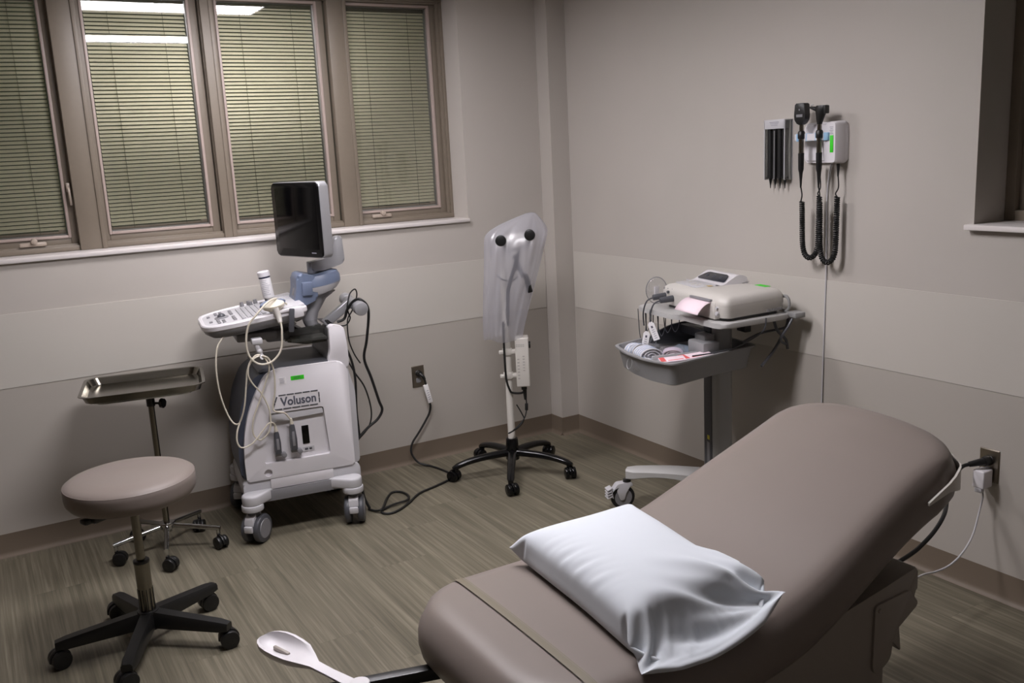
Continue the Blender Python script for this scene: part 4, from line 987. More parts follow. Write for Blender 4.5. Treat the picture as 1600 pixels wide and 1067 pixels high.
for (fx, fy) in ((.300, -.270), (.305, .235), (-.13, -.22), (-.13, .22)):
    bm = B(); sg = 1 if fy > 0 else -1
    P0 = Vector((.02 if fx > 0 else -.02, sg*.03, 0)); P1 = Vector((fx, fy, 0)); d = (P1-P0); n_ = 10; loops = []
    s = Vector((-d.y, d.x, 0)).normalized()
    for i in range(n_+1):
        q = i/n_; c = P0+d*q+s*(sg*.02*math.sin(PI*q)); w = .062-.022*q; zt = .192-.010*q; zb = .128+.006*q+.022*math.sin(PI*q)
        if i == n_: w *= .55
        loops.append([tuple(c+s*(w*a))[:2]+(z,) for a, z in ((-1, zb+.006), (-.8, zb), (.8, zb), (1, zb+.006), (1, zt-.008), (.75, zt), (-.75, zt), (-1, zt-.008))])
    loft(bm, loops); obj('leg', bm, M_cartl, ct)
    cs = bpy.data.objects.new('caster', None); COL.objects.link(cs); cs.parent = ct; cs.location = (fx+.005, fy+.01, 0); cs.rotation_euler = (0, 0, rad(-8 if fx > 0 else 20))
    bm = B(); cyl(bm, (0, 0, .105), (0, 0, .136), .018, seg=18); obj('caster_stem', bm, M_black, cs)
    bm = B()
    for s_ in (-1, 1): prism(bm, roundpoly([(-.018, .118), (.032, .118), (.054, .09), (.038, .044), (.020, .044), (.012, .075)], .008), s_*.0165-.003, s_*.0165+.003, XZ, .0015)
    prism(bm, roundpoly([(-.022, .104), (.056, .104), (.078, .082), (.048, .122), (-.018, .124)], .006), -.019, .019, XZ, .002); obj('caster_fork', bm, M_lgrey, cs)
    bm = B()
    for q in range(4): box(bm, (.086, 0, .064+q*.0125), (.026, .042, .0062), .0015, rotm('Y', 20))
    box(bm, (.076, 0, .083), (.004, .040, .050), .001, rotm('Y', 10)); obj('brake_pedal', bm, M_lgrey, cs)
    bm = B(); cyl(bm, (.022, -.012, .055), (.022, .012, .055), .055, seg=32, bev=.005); wl = obj('wheel', bm, M_rub, cs)
    bm = B(); cyl(bm, (.022, -.013, .055), (.022, .013, .055), .040, seg=28); cyl(bm, (.022, -.0135, .055), (.022, .0135, .055), .015, seg=16); obj('wheel_disc', bm, M_mgrey, wl)
# basket
bo = [(.45, -.02), (.495, .12), (.505, .28), (.475, .385), (.08, .285), (.03, .255), (.03, -.20), (.08, -.245), (.30, -.17)]
bo = [(.375, -.215), (.405, -.05), (.400, .10), (.352, .232), (.0, .145), (-.115, .12), (-.115, -.20), (.02, -.30), (.15, -.30)]
BZ = .762
def bask(d, z, rr_=.035, poly=bo): 
    pts = roundpoly(poly, rr_, 4); c = Vector((.14, -.04)); out = []
    for p in pts:
        v = Vector(p)-c; l = v.length; out.append((c.x+v.x*(1-d/l), c.y+v.y*(1-d/l), z))
    return out
bm = B(); loft(bm, [bask(.055, BZ-.100), bask(.035, BZ-.092), bask(.014, BZ-.008), bask(.0, BZ-.006), bask(0, BZ), bask(.016, BZ), bask(.018, BZ-.008), bask(.042, BZ-.086), bask(.10, BZ-.088)]); obj('basket', bm, M_bin, ct)
bm = B(); box(bm, (.21, .045, BZ-.045), (.24, .005, .075), .002, rotm('Z', -6)); obj('basket_divider', bm, M_lgrey, ct)
bm = B(); cyl(bm, (.468, .02, BZ-.045), (.462, .02, BZ-.046), .022, seg=28); md_ = bm; tube(bm, [(.470-.003*math.sin(rad(t)), .06+.0215*math.cos(rad(t)), BZ-.045+.0215*math.sin(rad(t))) for t in range(0, 361, 15)], .0015, 6, 1); bm.clear()
tube(bm, [(.390-.006*math.sin(rad(t)), -.045+.020*math.cos(rad(t)), BZ-.046+.022*math.sin(rad(t))) for t in range(0, 361, 15)], .0018, 6, 1); obj('basket_emblem', bm, M_cart, ct)
bm = B(); box(bm, (.095, .045, BZ+.005), (.08, .12, .055), .008); box(bm, (.075, .02, BZ+.04), (.05, .08, .03), .008); obj('bracket_block', bm, M_bin, ct)
bm = B(); tube(bm, [(.30, -.20, BZ-.02), (.27, -.17, BZ+.05), (.16, -.11, BZ+.085), (.06, -.08, BZ+.085), (.05, -.08, BZ+.0)], .004, 8, 4)
M_, L = frame_to((0, -.20, BZ-.01), (0, -.02, BZ-.01)); hs = [(.30, BZ-.02), (.26, BZ+.03), (.18, BZ+.055), (.06, BZ+.065), (.04, BZ+.04), (.04, BZ-.03), (.10, BZ-.03), (.20, BZ-.03)]
bm.clear(); prism(bm, roundpoly([(q_[0]-.10, q_[1]) for q_ in hs], .02), -.235, -.225, XZ, .003); prism(bm, roundpoly([(.0, -.22), (.05, -.22), (.05, .0), (.0, .0)], .01), BZ+.02, BZ+.055, None, .005); obj('basket_back', bm, M_dgrey, ct)
bm = B(); box(bm, (-.06, .10, SZ-.05), (.03, .06, .055), .004); obj('shelf_box', bm, M_black, ct)
# cables under the shelf and at the back
for pts, r_ in (([(-.20, .22, SZ-.02), (-.19, .20, SZ-.06), (-.10, .16, .82), (-.02, .15, .79)], .005), ([(-.20, .20, SZ-.02), (-.20, .19, .84), (-.14, .20, .76), (-.06, .22, .70)], .006), ([(-.14, .19, SZ-.03), (-.15, .2, .83), (-.19, .2, .79), (-.20, .2, .75)], .006), ([(-.19, .24, SZ-.02), (-.17, .24, .85), (-.15, .22, .80), (-.19, .2, .77)], .005)):
    bm = B(); tube(bm, pts, r_, 8, 5); obj('cart_cable', bm, M_dgrey, ct)
bm = B(); tube(bm, [(-.06, .248, SZ-.0), (-.05, .246, SZ-.05), (.0, .20, .80), (.06, .175, .775), (.14, .17, .768), (.22, .16, .765)], .0028, 8, 6); obj('cart_cable', bm, M_dgrey, ct)
rg = random.Random(9)
for k, (y0, dpt) in enumerate(((-.315, .15), (-.27, .12), (-.245, .15), (-.20, .10), (-.165, .08), (-.12, .07))):
    x0 = .20-.01*k; bm = B(); tube(bm, [(x0, y0, SZ-.015), (x0-.004, y0+.004, SZ-.02-dpt*.7), (x0-.012, y0+.015, SZ-.02-dpt), (x0-.02, y0+.03, SZ-.02-dpt*.6), (x0-.02, y0+.036, SZ-.015)], .0022, 6, 5); obj('lead_loop', bm, M_dgrey, ct)
# grey mains lead coiled at the rear of the shelf
bm = B()
for k in range(4): tube(bm, [(-.205+.005*k, .175+.028*math.cos(rad(t))+.006*k, SZ+.035+.03*math.sin(rad(t))) for t in range(0, 361, 30)], .005, 8, 2)
obj('coiled_lead', bm, M_cart, ct)

# the fetal monitor on the shelf
fm = thing('fetal_monitor', 'beige monitor unit with a dark display and a pink paper strip, on the cart shelf', 'medical monitor', (CXo, CYo, SZ+.001), 170)
# profile: local x front; body from x=-.19 to .14, y=-.26...+.24
dev = roundpoly([(.125, -.245), (.135, .215), (.115, .250), (-.185, .205), (-.19, -.22), (-.10, -.25)], .03)
def devl(d, z, zf=0):
    c = Vector((-.03, -.01)); return [(c.x+(p[0]-c.x)*(1-d/.17), c.y+(p[1]-c.y)*(1-d/.23), z) for p in dev]
bm = B(); loft(bm, [devl(.014, .010), devl(.006, .014), devl(.0, .045), devl(.001, .062)]); obj('lower_case', bm, M_beige, fm)
bm = B(); loft(bm, [devl(.001, .0625), devl(.002, .075), devl(.010, .088), devl(.022, .096), devl(.05, .100), devl(.10, .102)]); obj('upper_case', bm, M_beige, fm)
bm = B(); loft(bm, [devl(.02, .0), devl(.02, .010)]); obj('foot_pad', bm, M_black, fm)
# raised display pod across the top (long in y, towards the left end)
bm = B(); pod = [(-.155, .096), (-.150, .118), (-.125, .136), (-.095, .138), (-.075, .128), (-.03, .104), (.02, .098)]
prism(bm, roundpoly(pod+[(-.05, .092)], .012), -.225, .005, XZ, .012, 3); obj('display_pod', bm, M_white, fm)
bm = B(); p0, p1 = Vector((-.082, .1335)), Vector((-.038, .1095)); d = (p1-p0); nn = Vector((-d.y, d.x)).normalized(); nn = nn if nn.y > 0 else -nn
M_d = Matrix.Translation((p0.x+d.x/2, -.110, p0.y+d.y/2)) @ Matrix.Rotation(math.atan2(-d.y, d.x), 4, 'Y')
prism(bm, roundpoly([(-.023, -.075), (.025, -.104), (.025, .104), (-.023, .078)], .014), .0008, .0045, M_d, .001); dsp = obj('display', bm, mat('display_dark', (44, 46, 54), .25), fm)
bm = B()
for y in (-.055, 0, .05): 
    for q in (-.006, .006): box(bm, (0, y+q, .0048), (.014, .0018, .0006))
    for q in (-.007, 0, .007): box(bm, (q, y, .0048), (.0018, .010, .0006))
_xf(bm, bm.verts, M_d); obj('digits', bm, mat('dim_digit', (82, 84, 92), .4), dsp)
bm = B(); prism(bm, roundpoly([(-.02, -.20), (.075, -.215), (.09, -.02), (-.01, .005)], .02), .098, .1035, None, .002); kpd = obj('keypad', bm, M_lgrey, fm)
for (x, y) in ((.03, -.16), (.03, -.12), (.03, -.08), (.03, -.04), (.055, -.10), (.055, -.065)):
    bm = B(); lathe(bm, [(.008, .103), (.008, .1048), (.006, .1056)], 16, Matrix.Translation((x, y, 0))); obj('key_button', bm, M_beige, kpd)
bm = B(); box(bm, (.03, -.01, .1042), (.02, .022, .001)); obj('orange_mark', bm, mat('ochre_mark', (196, 170, 110), .5), kpd)
bm = B(); box(bm, (.122, .115, .038), (.030, .155, .070), .006, rotm('Z', -1)); obj('paper_door', bm, M_beige, fm)
bm = B(); box(bm, (.136, .09, .0755), (.012, .15, .010), .002); obj('paper_slot', bm, M_mgrey, fm)
bm = B(); cyl(bm, (.131, .205, .03), (.141, .205, .03), .009, seg=18, bev=.002); cyl(bm, (.131, .205, .052), (.140, .205, .052), .006, seg=16); obj('door_latch', bm, M_lgrey, fm)
# paper strip curling out
bm = B(); n_ = 10; rows = []
for i in range(n_+1):
    q = i/n_; x = .134+.085*q-.012*q*q; z = .070-.006*q-.036*q*q
    rows.append([bm.verts.new((x, y+.012*q, z)) for y in (-.005, .06, .11, .165)])
for a, b_ in zip(rows, rows[1:]):
    for k in range(3): bm.faces.new((a[k], a[k+1], b_[k+1], b_[k]))
pp = obj('paper_strip', bm, M_paper, fm); md = pp.modifiers.new('t', 'SOLIDIFY'); md.thickness = .0006
for (y, z, ln) in ((-.205, .050, .055), (-.14, .046, .058)):
    bm = B(); cyl(bm, (.105, y, z), (.125+ln, y-.012, z-.006), .0145, .0125, 20, .003); tube(bm, [(.12+ln, y-.011, z-.006), (.15+ln, y-.02, z-.02), (.16+ln, y-.035, z-.07), (.15+ln, y-.05, z-.13)], .0032, 8, 5); obj('transducer_plug', bm, M_dgrey, fm)
bm = B(); cyl(bm, (.12, -.175, .068), (.134, -.175, .068), .006, seg=14); obj('side_button', bm, M_dgrey, fm)
for y in (-.22, -.19, -.155): 
    bm = B(); cyl(bm, (.117, y, .078), (.122, y, .079), .0045, seg=12); obj('indicator', bm, M_mgrey, fm)
bm = B(); box(bm, (-.15, .10, .1005), (.03, .07, .0012)); obj('green_sticker', bm, M_green, fm)
bm = B()
for k in range(10): box(bm, (-.155+k*.008, .2155+.0012*k, .022), (.003, .003, .010))
obj('vent_slots', bm, M_mgrey, fm)
# face shield / clear disc bag hung at the left end
sb = thing('clear_pouch', 'clear plastic pouch standing at the left end of the cart shelf', 'plastic pouch', (CXo, CYo, SZ), 170)
bm = B(); M_ = Matrix.Translation((.120, -.290, .062)) @ rotm('Z', -22) @ rotm('X', 90); prism(bm, [(.046*math.cos(rad(t)), .058*math.sin(rad(t))) for t in range(0, 360, 12)], -.010, .010, M_, .008, 3); obj('pouch_film', bm, M_cfilm, sb)
bm = B(); tube(bm, [M_ @ Vector((.046*math.cos(rad(t)), .058*math.sin(rad(t)), 0)) for t in range(0, 361, 12)], .0022, 6, 1); obj('pouch_rim', bm, M_mgrey, sb)
bm = B(); box(bm, (0, 0, 0), (.03, .004, .06), .002, rotm('Z', 20)); _xf(bm, bm.verts, Matrix.Translation((.120, -.290, .05))); obj('pouch_insert', bm, M_belt, sb)
# printed tags hanging from a lead
for k, (dx_, dy_, z_, rz_, lab) in enumerate(((.228, -.130, -.082, 12, 'white printed tag hanging from a grey lead, the higher of two tags'), (.244, -.172, -.128, -18, 'printed paper tag hanging just above the belts in the cart basket, the lower of two'))):
    tg = thing('paper_tag', lab, 'tag', (CXo, CYo, SZ), 170, 'tags hanging on the monitor leads')
    M_ = Matrix.Translation((dx_, dy_, z_)) @ rotm('Z', 48) @ rotm('X', rz_+8)
    bm = B(); prism(bm, roundpoly([(-.014, -.04), (.014, -.04), (.014, .032), (.006, .042), (-.006, .042), (-.014, .032)], .002), 0, .0008, M_ @ YZ, 0); obj('tag_card', bm, M_wpaper, tg)
    bm = B()
    for q in range(6): box(bm, (.0014, 0, -.03+q*.009), (.0006, .012-(q % 3)*.002, .0018))
    box(bm, (.0014, 0, .020), (.0006, .008, .008)); _xf(bm, bm.verts, M_); obj('tag_print', bm, M_ink, tg)
    bm = B(); tube(bm, [M_ @ Vector((0, 0, .04)), M_ @ Vector((-.01, .01, .08)), (.20, -.20, -.0)], .0016, 6, 4); obj('tag_string', bm, M_dgrey, tg)
# belts and packets in the basket
def lw(x, y, z): return (x, y, z)
def belt_pack(lab, x, y, z, rz, sx_, sy_, sz_, colm, stripe):
    t = thing('rolled_belt', lab, 'belt', (CXo, CYo, 0), 170, 'rolled belts in the cart basket')
    M_ = Matrix.Translation((x, y, z)) @ rotm('Z', rz)
    bm = B(); sp = []; turns = 2.6
    for i in range(40):
        q = i/39; a = 2*PI*turns*q; r_ = .25+.75*q; sp.append((math.cos(a)*r_*sx_/2, math.sin(a)*r_*sz_/2))
    loops = []
    for i, (u_, w_) in enumerate(sp):
        q = Vector(sp[min(i+1, 39)])-Vector(sp[max(i-1, 0)]); q.normalize(); n_ = Vector((-q.y, q.x))*.0016
        loops.append([(u_+n_.x, -sy_/2, w_+n_.y+sz_/2), (u_+n_.x, sy_/2, w_+n_.y+sz_/2), (u_-n_.x, sy_/2, w_-n_.y+sz_/2), (u_-n_.x, -sy_/2, w_-n_.y+sz_/2)])
    loft(bm, loops); _xf(bm, bm.verts, M_); bl_ = obj('belt_roll', bm, colm, t)
    bm = B(); loops = []
    for yy in stripe:
        loops = []
        for i, (u_, w_) in enumerate(sp[24:]):
            i += 24; q = Vector(sp[min(i+1, 39)])-Vector(sp[max(i-1, 0)]); q.normalize(); n_ = Vector((-q.y, q.x)); s_ = -1
            loops.append([(u_+n_.x*s_*.0022, yy*sy_-.002, w_+n_.y*s_*.0022+sz_/2), (u_+n_.x*s_*.0022, yy*sy_+.002, w_+n_.y*s_*.0022+sz_/2), (u_-n_.x*0, yy*sy_+.002, w_-n_.y*0+sz_/2), (u_, yy*sy_-.002, w_+sz_/2)])
        loft(bm, loops)
    _xf(bm, bm.verts, M_); obj('stripe', bm, M_beltb, bl_)
    bm = B(); box(bm, (0, 0, sz_/2), (sx_+.012, sy_+.014, sz_+.008), .012, None, 3)
    r3 = random.Random(int(x*1000)+7)
    for v in bm.verts: v.co += Vector((r3.uniform(-.004, .004), r3.uniform(-.004, .004), r3.uniform(-.003, .003)))
    _xf(bm, bm.verts, M_); obj('clear_wrapper', bm, M_cfilm, t)
belt_pack('rolled white belt in clear wrap, at the far left corner of the cart basket', .285, -.185, BZ-.06, 15, .10, .055, .062, M_belt, (-.3, 0, .3))
belt_pack('large rolled white belt with blue stripes, middle of the cart basket', .285, -.085, BZ-.062, -6, .11, .085, .068, M_belt, (-.32, -.1, .12, .32))
belt_pack('pinkish rolled belt in clear wrap, behind the blue-edged roll', .205, -.02, BZ-.045, -30, .09, .06, .045, M_beltp, (-.25, .25))
belt_pack('blue-edged rolled belt at the front edge of the basket', .335, -.005, BZ-.066, 20, .085, .055, .042, M_belt, (-.45, .45))
def packet(lab, x, y, z, rz, sx_, sy_):
    t = thing('sealed_packet', lab, 'packet', (CXo, CYo, 0), 170, 'red and white packets in the cart basket')
    M_ = Matrix.Translation((x, y, z)) @ rotm('Z', rz) @ rotm('Y', 4)
    bm = B(); box(bm, (0, 0, 0), (sx_, sy_, .006), .002); _xf(bm, bm.verts, M_); obj('packet_body', bm, M_paper, t)
    bm = B(); box(bm, (sx_*.38, 0, .0034), (sx_*.2, sy_*.9, .001)); box(bm, (-sx_*.1, sy_*.32, .0034), (sx_*.6, sy_*.1, .001)); _xf(bm, bm.verts, M_); obj('packet_print', bm, M_red, t)
packet('red and white packet lying at the front right corner of the basket', .290, .125, BZ-.008, -20, .10, .075)
packet('red and white packet lying behind another, by the right side of the basket', .175, .110, BZ-.010, -8, .13, .075)
sp_ = thing('gauze_packet', 'small clear and blue packet between the belts and the grey bracket', 'packet', (CXo, CYo, 0), 170)
bm = B(); box(bm, (.13, -.06, BZ-.02), (.06, .10, .012), .004, rotm('Z', 15) @ rotm('Y', 12)); obj('packet_body', bm, film_mat('bluish_film', (180, 196, 214), .45, .15, .12), sp_)

# ------------------------------------------------------------------ wall set on the east wall
ws_ = thing('wall_diagnostic_unit', 'white wall-mounted handle holder with two hanging scopes on black coiled cords', 'diagnostic set', (0, -1.86, 1.56))
# local: -x into the room, +y towards the corner (left in the picture)
bm = B(); back = [(-.075, .072), (.075-.0, .078), (.105, .055), (.105, -.055), (.075, -.075), (-.075, -.075)]
pf = roundpoly([(-.086, .060), (-.086, -.066), (-.070, -.078), (.10, -.076), (.112, -.060), (.112, .060), (.10, .076), (-.070, .078)], .018)
bm = B(); loft(bm, [[(-.002, y, z) for y, z in pf], [(-.012, y, z) for y, z in pf], [(-.018, y*.98, z*.97) for y, z in pf]]); obj('back_plate', bm, M_white, ws_)
bm = B(); cl = roundpoly([(-.084, -.078), (-.030, -.078), (-.022, -.06), (-.018, .03), (-.035, .078), (-.084, .078)], .014)
loft(bm, [[(-.012, y, z) for y, z in cl], [(-.060, y, z*.98) for y, z in cl], [(-.068, -.05+(y+.05)*.85, z*.93) for y, z in cl]]); obj('right_housing', bm, M_white, ws_)
# cradle bar: shelf reaching out with two grips
bm = B(); sh = roundpoly([(-.018, -.045), (-.055, -.050), (-.078, -.04), (-.080, .03), (-.076, .108), (-.062, .118), (-.045, .10), (-.018, .10)], .014)
prism(bm, sh, .010, .036, None, .006, 3); obj('cradle_bar', bm, M_white, ws_)
bm = B(); bk2 = roundpoly([(.106, -.07), (.106, .066), (.03, .072), (-.03, .068), (-.03, -.07)], .02)
loft(bm, [[(-.018, y, z) for y, z in bk2], [(-.024, y*.95, z*.93) for y, z in bk2]]); obj('front_relief', bm, M_white, ws_)
HY = (.068, -.018)      # handle positions along y
for y in (.090, .046, .004, -.040):
    bm = B(); cyl(bm, (-.066, y, .0085), (-.066, y, .0375), .0135, seg=20, bev=.002); obj('blue_grip', bm, M_lb, ws_)
bm = B(); box(bm, (-.0690, -.064, -.005), (.002, .015, .062), .0005); obj('green_sticker', bm, M_green, ws_)
bm = B()
for k in range(5): box(bm, (-.0690, -.062, .056-k*.006), (.001, .016-(k % 2)*.005, .0020))
obj('printed_notes', bm, M_inkl, ws_)
def coil(pts, r_c, r_w, turns):
    P = smooth_path(pts, 12); L = [0]
    for a, b_ in zip(P, P[1:]): L.append(L[-1]+(b_-a).length)
    out = []; N = int(turns*10); t0 = (P[1]-P[0]).normalized(); nrm = t0.orthogonal().normalized(); j = 0
    for i in range(N+1):
        s = L[-1]*i/N
        while j < len(L)-2 and L[j+1] < s: j += 1
        f_ = (s-L[j])/max(L[j+1]-L[j], 1e-9); p = P[j].lerp(P[j+1], f_); t = (P[j+1]-P[j]).normalized()
        nrm = (nrm-nrm.dot(t)*t).normalized(); bi = t.cross(nrm); a = 2*PI*turns*i/N
        out.append(p+nrm*r_c*math.cos(a)+bi*r_c*math.sin(a))
    return out
def handle(name, y, kind, ycord, zb):
    h = bpy.data.objects.new(name, None); COL.objects.link(h); h.parent = ws_
    X = -.082
    bm = B(); lathe(bm, [(.0085, -.105), (.0105, -.095), (.0115, -.035)], 20, Matrix.Translation((X, y, 0))); obj('handle_grip', bm, M_black, h)
    bm = B(); lathe(bm, [(.0095, -.035), (.0095, .02)], 20, Matrix.Translation((X, y, 0))); lathe(bm, [(.0075, .045), (.0085, .05), (.0075, .075)], 20, Matrix.Translation((X, y, 0))); obj('metal_neck', bm, M_steel, h)
    bm = B(); lathe(bm, [(.012, .018), (.0135, .022), (.0135, .042), (.010, .048)], 22, Matrix.Translation((X, y, 0))); obj('handle_collar', bm, M_black, h)
    bm = B()
    if kind == 'oph':
        prism(bm, roundpoly([(-.008, .070), (.008, .070), (.024, .088), (.027, .105), (.022, .150), (-.022, .150), (-.027, .105), (-.024, .088)], .005), X-.012, X+.016, Matrix.Translation((0, y, 0)) @ YZ, .004); hdp = obj('ophthalmoscope_head', bm, M_black, h)
        bm = B(); box(bm, (X-.0125, y, .104), (.001, .030, .010)); cyl(bm, (X-.011, y, .126), (X-.0135, y, .126), .0035, seg=12); obj('dial_window', bm, M_mgrey, hdp)
    else:
        loft(bm, [[(X+a*math.cos(rad(t)), y+b_*math.sin(rad(t))+o, z) for t in range(0, 360, 20)] for a, b_, o, z in ((.009, .009, 0, .068), (.012, .014, -.002, .085), (.015, .022, -.006, .110), (.016, .026, -.008, .128), (.014, .024, -.009, .136))])
        tube(bm, [(X, y+.010, .122), (X-.002, y+.030, .128), (X-.004, y+.046, .132)], lambda t: .011-.0085*t, 12, 4); box(bm, (X, y-.030, .120), (.024, .010, .030), .003); hdp = obj('otoscope_head', bm, M_black, h)
        bm = B(); tube(bm, [(X-.002, y+.036, .135), (X-.0, y+.044, .139), (X, y+.030, .140)], .002, 6, 2); obj('lens_edge', bm, M_silver, hdp)
    # cord: strain relief, straight lead, coiled part hanging in a U, lead back up to the housing
    bm = B(); lathe(bm, [(.0032, -.165), (.0055, -.13), (.008, -.104)], 14, Matrix.Translation((X, y, 0)))
    obj('strain_relief', bm, M_black, h)
    bm = B(); lathe(bm, [(.003, -.125), (.007, -.078)], 14, Matrix.Translation((-.04, ycord, 0))); obj('cord_boot', bm, M_black, h)
    bm = B(); yb = y+.002; tube(bm, [(X, y, -.160), (X+.004, y-.003, -.19), (X+.006, y+.001, -.208), (X+.01, yb+.007, -.221)], .0026, 8, 5)
    za = -.200
    dd = (yb-ycord)/2
    path = [(X+.01, yb, -.218), (X+.012, yb, -.26), (X+.014, yb-.0, -.34), (X+.016, yb-.0, zb+.06), (X+.018, yb-dd*.08, zb+.035), (X+.020, yb-dd*.35, zb+.012), (-.058, yb-dd, zb), (-.052, ycord+dd*.35, zb+.012), (-.048, ycord+dd*.08, zb+.035), (-.046, ycord, zb+.06), (-.044, ycord, -.33), (-.043, ycord, -.26), (-.042, ycord, za)]
    tube(bm, [(-.042, ycord, za), (-.044, ycord+.006, za+.012), (-.041, ycord-.004, za+.035), (-.04, ycord, -.120)], .0026, 8, 5)
    tube(bm, coil(path, .0080, .0, 62), .0033, 6, 1)
    obj('coiled_cord', bm, M_rub, h)
handle('ophthalmoscope', HY[0], 'oph', .012, -.436)
handle('otoscope', HY[1], 'oto', -.072, -.448)
# thin lead from the unit down the wall
bm = B(); tube(bm, [(-.008, -.012, -.08), (-.006, .006, -.2), (-.006, .004, -.5), (-.008, .008, -.8), (-.010, .012, -1.1), (-.012, .012, -1.3)], .0028, 8, 6); obj('supply_lead', bm, M_lgrey, ws_)

# dispenser of ear tips
dp = thing('tip_dispenser', 'narrow clear and black dispenser of ear tips on the wall, left of the scopes', 'dispenser', (0, -1.622, 1.54))
bm = B(); wallp = [(-.002, -.056, -.115), (-.002, -.056, .115)]
box(bm, (-.0015, 0, .0), (.003, .108, .235), .0005); box(bm, (-.046, 0, .1), (.003, .108, .036), .001); box(bm, (-.024, 0, .116), (.044, .108, .003), .001); box(bm, (-.046, .0525, 0), (.003, .004, .235), .001); box(bm, (-.046, -.0525, 0), (.003, .004, .235), .001); cs_ = obj('dispenser_case', bm, M_lgrey, dp)
bm = B(); box(bm, (-.024, .0525, -.0), (.044, .002, .235), .0005); box(bm, (-.024, -.0525, -.0), (.044, .002, .235), .0005); obj('clear_side', bm, glass_mat('clear_acrylic', (240, 242, 242), fk=.8), dp)
bm = B()
for k in range(3): box(bm, (-.048, 0, .108-k*.006), (.001, .05-k*.008, .0022))
obj('printed_lines', bm, M_inkl, dp)
bm = B(); box(bm, (-.0465, .0, -.02), (.002, .003, .19)); obj('front_seam', bm, M_silver, dp)
for k in range(4):
    y = .0385-k*.0257
    bm = B(); cyl(bm, (-.026, y, -.105), (-.026, y, .082), .0126, seg=18); lathe(bm, [(.014, -.112), (.0140, -.105)], 18, Matrix.Translation((-.026, y, 0))); obj('tip_tube', bm, M_black, dp)
    bm = B(); lathe(bm, [(.0012, -.152), (.0022, -.14), (.0075, -.112)], 16, Matrix.Translation((-.026, y, 0))); obj('ear_tip', bm, M_black, dp)

# ------------------------------------------------------------------ outlets
def outlet(name, lab, loc, rz):
    t = thing(name, lab, 'outlet', loc, rz)     # local: -y into the room
    bm = B(); w2, h2 = .035, .057; lp = lambda k, y: [(x, y, z) for x, z in rrect(2*w2-k, 2*h2-k, .003, 3)]
    loft(bm, [lp(0, -.0005), lp(0, -.002), lp(.006, -.0055)]); pl = obj('cover_plate', bm, M_plate, t)
    for s in (-1, 1):
        bm = B(); prism(bm, rrect(.030, .028, .011, 4, 0, s*.0195), -.0075, -.005, XZ, .001); obj('socket_face', bm, M_mgrey, t)
    return t
outlet('wall_outlet', 'steel duplex outlet on the window wall with a black plug in it', (-.934, -.0022, .461), 0)
outlet('wall_outlet', 'steel duplex outlet on the east wall behind the head of the exam table', (-.0022, -2.557, .468), -90)['label'] = 'steel duplex outlet holding the white adapter, beyond the raised end of the exam table'
pc = thing('machine_mains_cord', 'black mains cord from the window-wall outlet, looped on the floor by the ultrasound machine', 'cord', (0, 0, 0))
bm = B(); cyl(bm, (-.934, -.010, .480), (-.934, -.034, .478), .017, .015, 20, .004); tube(bm, [(-.934, -.030, .478), (-.926, -.044, .468), (-.918, -.047, .450)], lambda t: .010-.003*t, 12, 4); obj('plug', bm, M_black, pc)
bm = B(); cyl(bm, (-.934, -.0085, .442), (-.934, -.012, .442), .012, seg=18); obj('socket_cap', bm, M_mgrey, pc)
bm = B(); box(bm, (0, 0, 0), (.026, .012, .102), .002); _xf(bm, bm.verts, Matrix.Translation((-.906, -.048, .372)) @ rotm('Y', -13)); cw = obj('cord_tag', bm, M_wpaper, pc)
bm = B(); tube(bm, [(-.920, -.046, .455), (-.914, -.047, .43), (-.900, -.048, .33), (-.895, -.045, .300), (-.903, -.04, .262), (-.930, -.04, .222), (-.968, -.04, .173), (-1.01, -.042, .125), (-1.026, -.05, .085), (-1.018, -.06, .050), (-.995, -.08, .018), (-.955, -.12, .006), (-.935, -.20, .0058), (-.925, -.285, .0058), (-.930, -.335, .0058), (-.966, -.367, .0058), (-1.069, -.41, .0058), (-1.172, -.448, .0058), (-1.259, -.525, .0058), (-1.334, -.580, .006), (-1.385, -.595, .006), (-1.412, -.570, .006), (-1.398, -.535, .007), (-1.335, -.515, .011), (-1.261, -.503, .011), (-1.228, -.442, .007), (-1.236, -.372, .0058), (-1.275, -.355, .0058), (-1.33, -.42, .006), (-1.375, -.50, .014), (-1.412, -.553, .017), (-1.430, -.53, .008), (-1.446, -.485, .0058)], .0056, 8, 6); obj('cord', bm, M_rub, pc)
bm = B()
M_ = Matrix.Translation((-.906, -.0545, .372)) @ rotm('Y', -13)
for k in range(5): box(bm, (0, 0, -.03+k*.012), (.012, .0006, .003))
_xf(bm, bm.verts, M_); obj('tag_print', bm, M_inkl, cw)
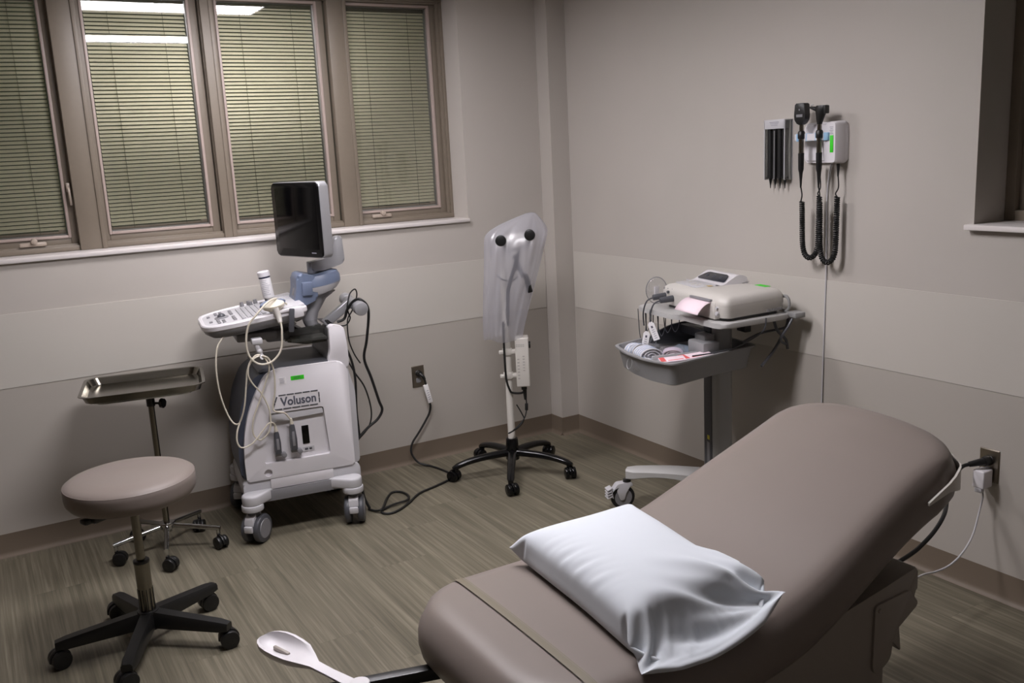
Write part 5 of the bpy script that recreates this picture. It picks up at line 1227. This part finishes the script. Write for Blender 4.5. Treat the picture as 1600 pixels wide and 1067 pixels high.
# right-hand outlet: black plug and white adapter
bp_ = thing('table_mains_cord', 'thick black cord plugged in above the white adapter, running under the exam table', 'cord', (0, 0, 0))
bm = B(); cyl(bm, (-.010, -2.557, .487), (-.036, -2.555, .486), .018, .016, 20, .004); tube(bm, [(-.030, -2.555, .486), (-.052, -2.545, .484), (-.075, -2.528, .478)], lambda t: .014-.005*t, 12, 4); obj('plug', bm, M_black, bp_)
bm = B(); tube(bm, [(-.070, -2.530, .479), (-.11, -2.525, .475), (-.20, -2.56, .468), (-.32, -2.62, .455), (-.44, -2.69, .445), (-.50, -2.70, .409), (-.558, -2.70, .380), (-.604, -2.70, .366), (-.70, -2.70, .350), (-.90, -2.72, .335), (-1.12, -2.74, .33)], .0065, 8, 7); obj('cord', bm, M_rub, bp_)
ad = thing('power_adapter', 'white block adapter plugged into the steel outlet near the exam table head', 'power adapter', (-.004, -2.557, .442), 0)
bm = B(); box(bm, (-.035, .0, -.012), (.05, .042, .062), .005, None, 3); obj('adapter_body', bm, M_white, ad)
bm = B(); box(bm, (-.050, -.0, -.050), (.020, .026, .018), .004); tube(bm, [(-.046, -.006, -.055), (-.046, -.012, -.070), (-.056, -.008, -.126), (-.096, -.015, -.194), (-.156, -.022, -.237), (-.236, -.031, -.257), (-.316, -.033, -.258), (-.40, -.045, -.24), (-.60, -.10, -.20), (-.90, -.14, -.15), (-1.11, -.16, -.13)], lambda t: .0045 if t < .02 else .0032, 8, 8); obj('adapter_lead', bm, M_lgrey, ad)
EXPOSURE=.36
# ------------------------------------------------------------------ camera
cam = bpy.data.cameras.new('camera'); co = bpy.data.objects.new('camera', cam); COL.objects.link(co)
yaw, pit, rol = rad(30.27347128), rad(11.60349586), rad(-2.93018865)
f = Vector((math.sin(yaw)*math.cos(pit), math.cos(yaw)*math.cos(pit), -math.sin(pit))); r = Vector((math.cos(yaw), -math.sin(yaw), 0)); u = r.cross(f)
r2 = r*math.cos(rol)+u*math.sin(rol); u2 = -r*math.sin(rol)+u*math.cos(rol)
Mx = Matrix((r2, u2, -f)).transposed().to_4x4(); Mx.translation = Vector((-2.86128308, -4.29664764, 1.58256076)); co.matrix_world = Mx
cam.sensor_width = 36; cam.sensor_fit = 'HORIZONTAL'; cam.lens = 1435.5982*36/1600; cam.clip_start = .05
sc = bpy.context.scene; sc.camera = co
sc.view_settings.view_transform = 'Standard'; sc.view_settings.look = 'None'; sc.view_settings.gamma = 1; sc.view_settings.exposure = EXPOSURE
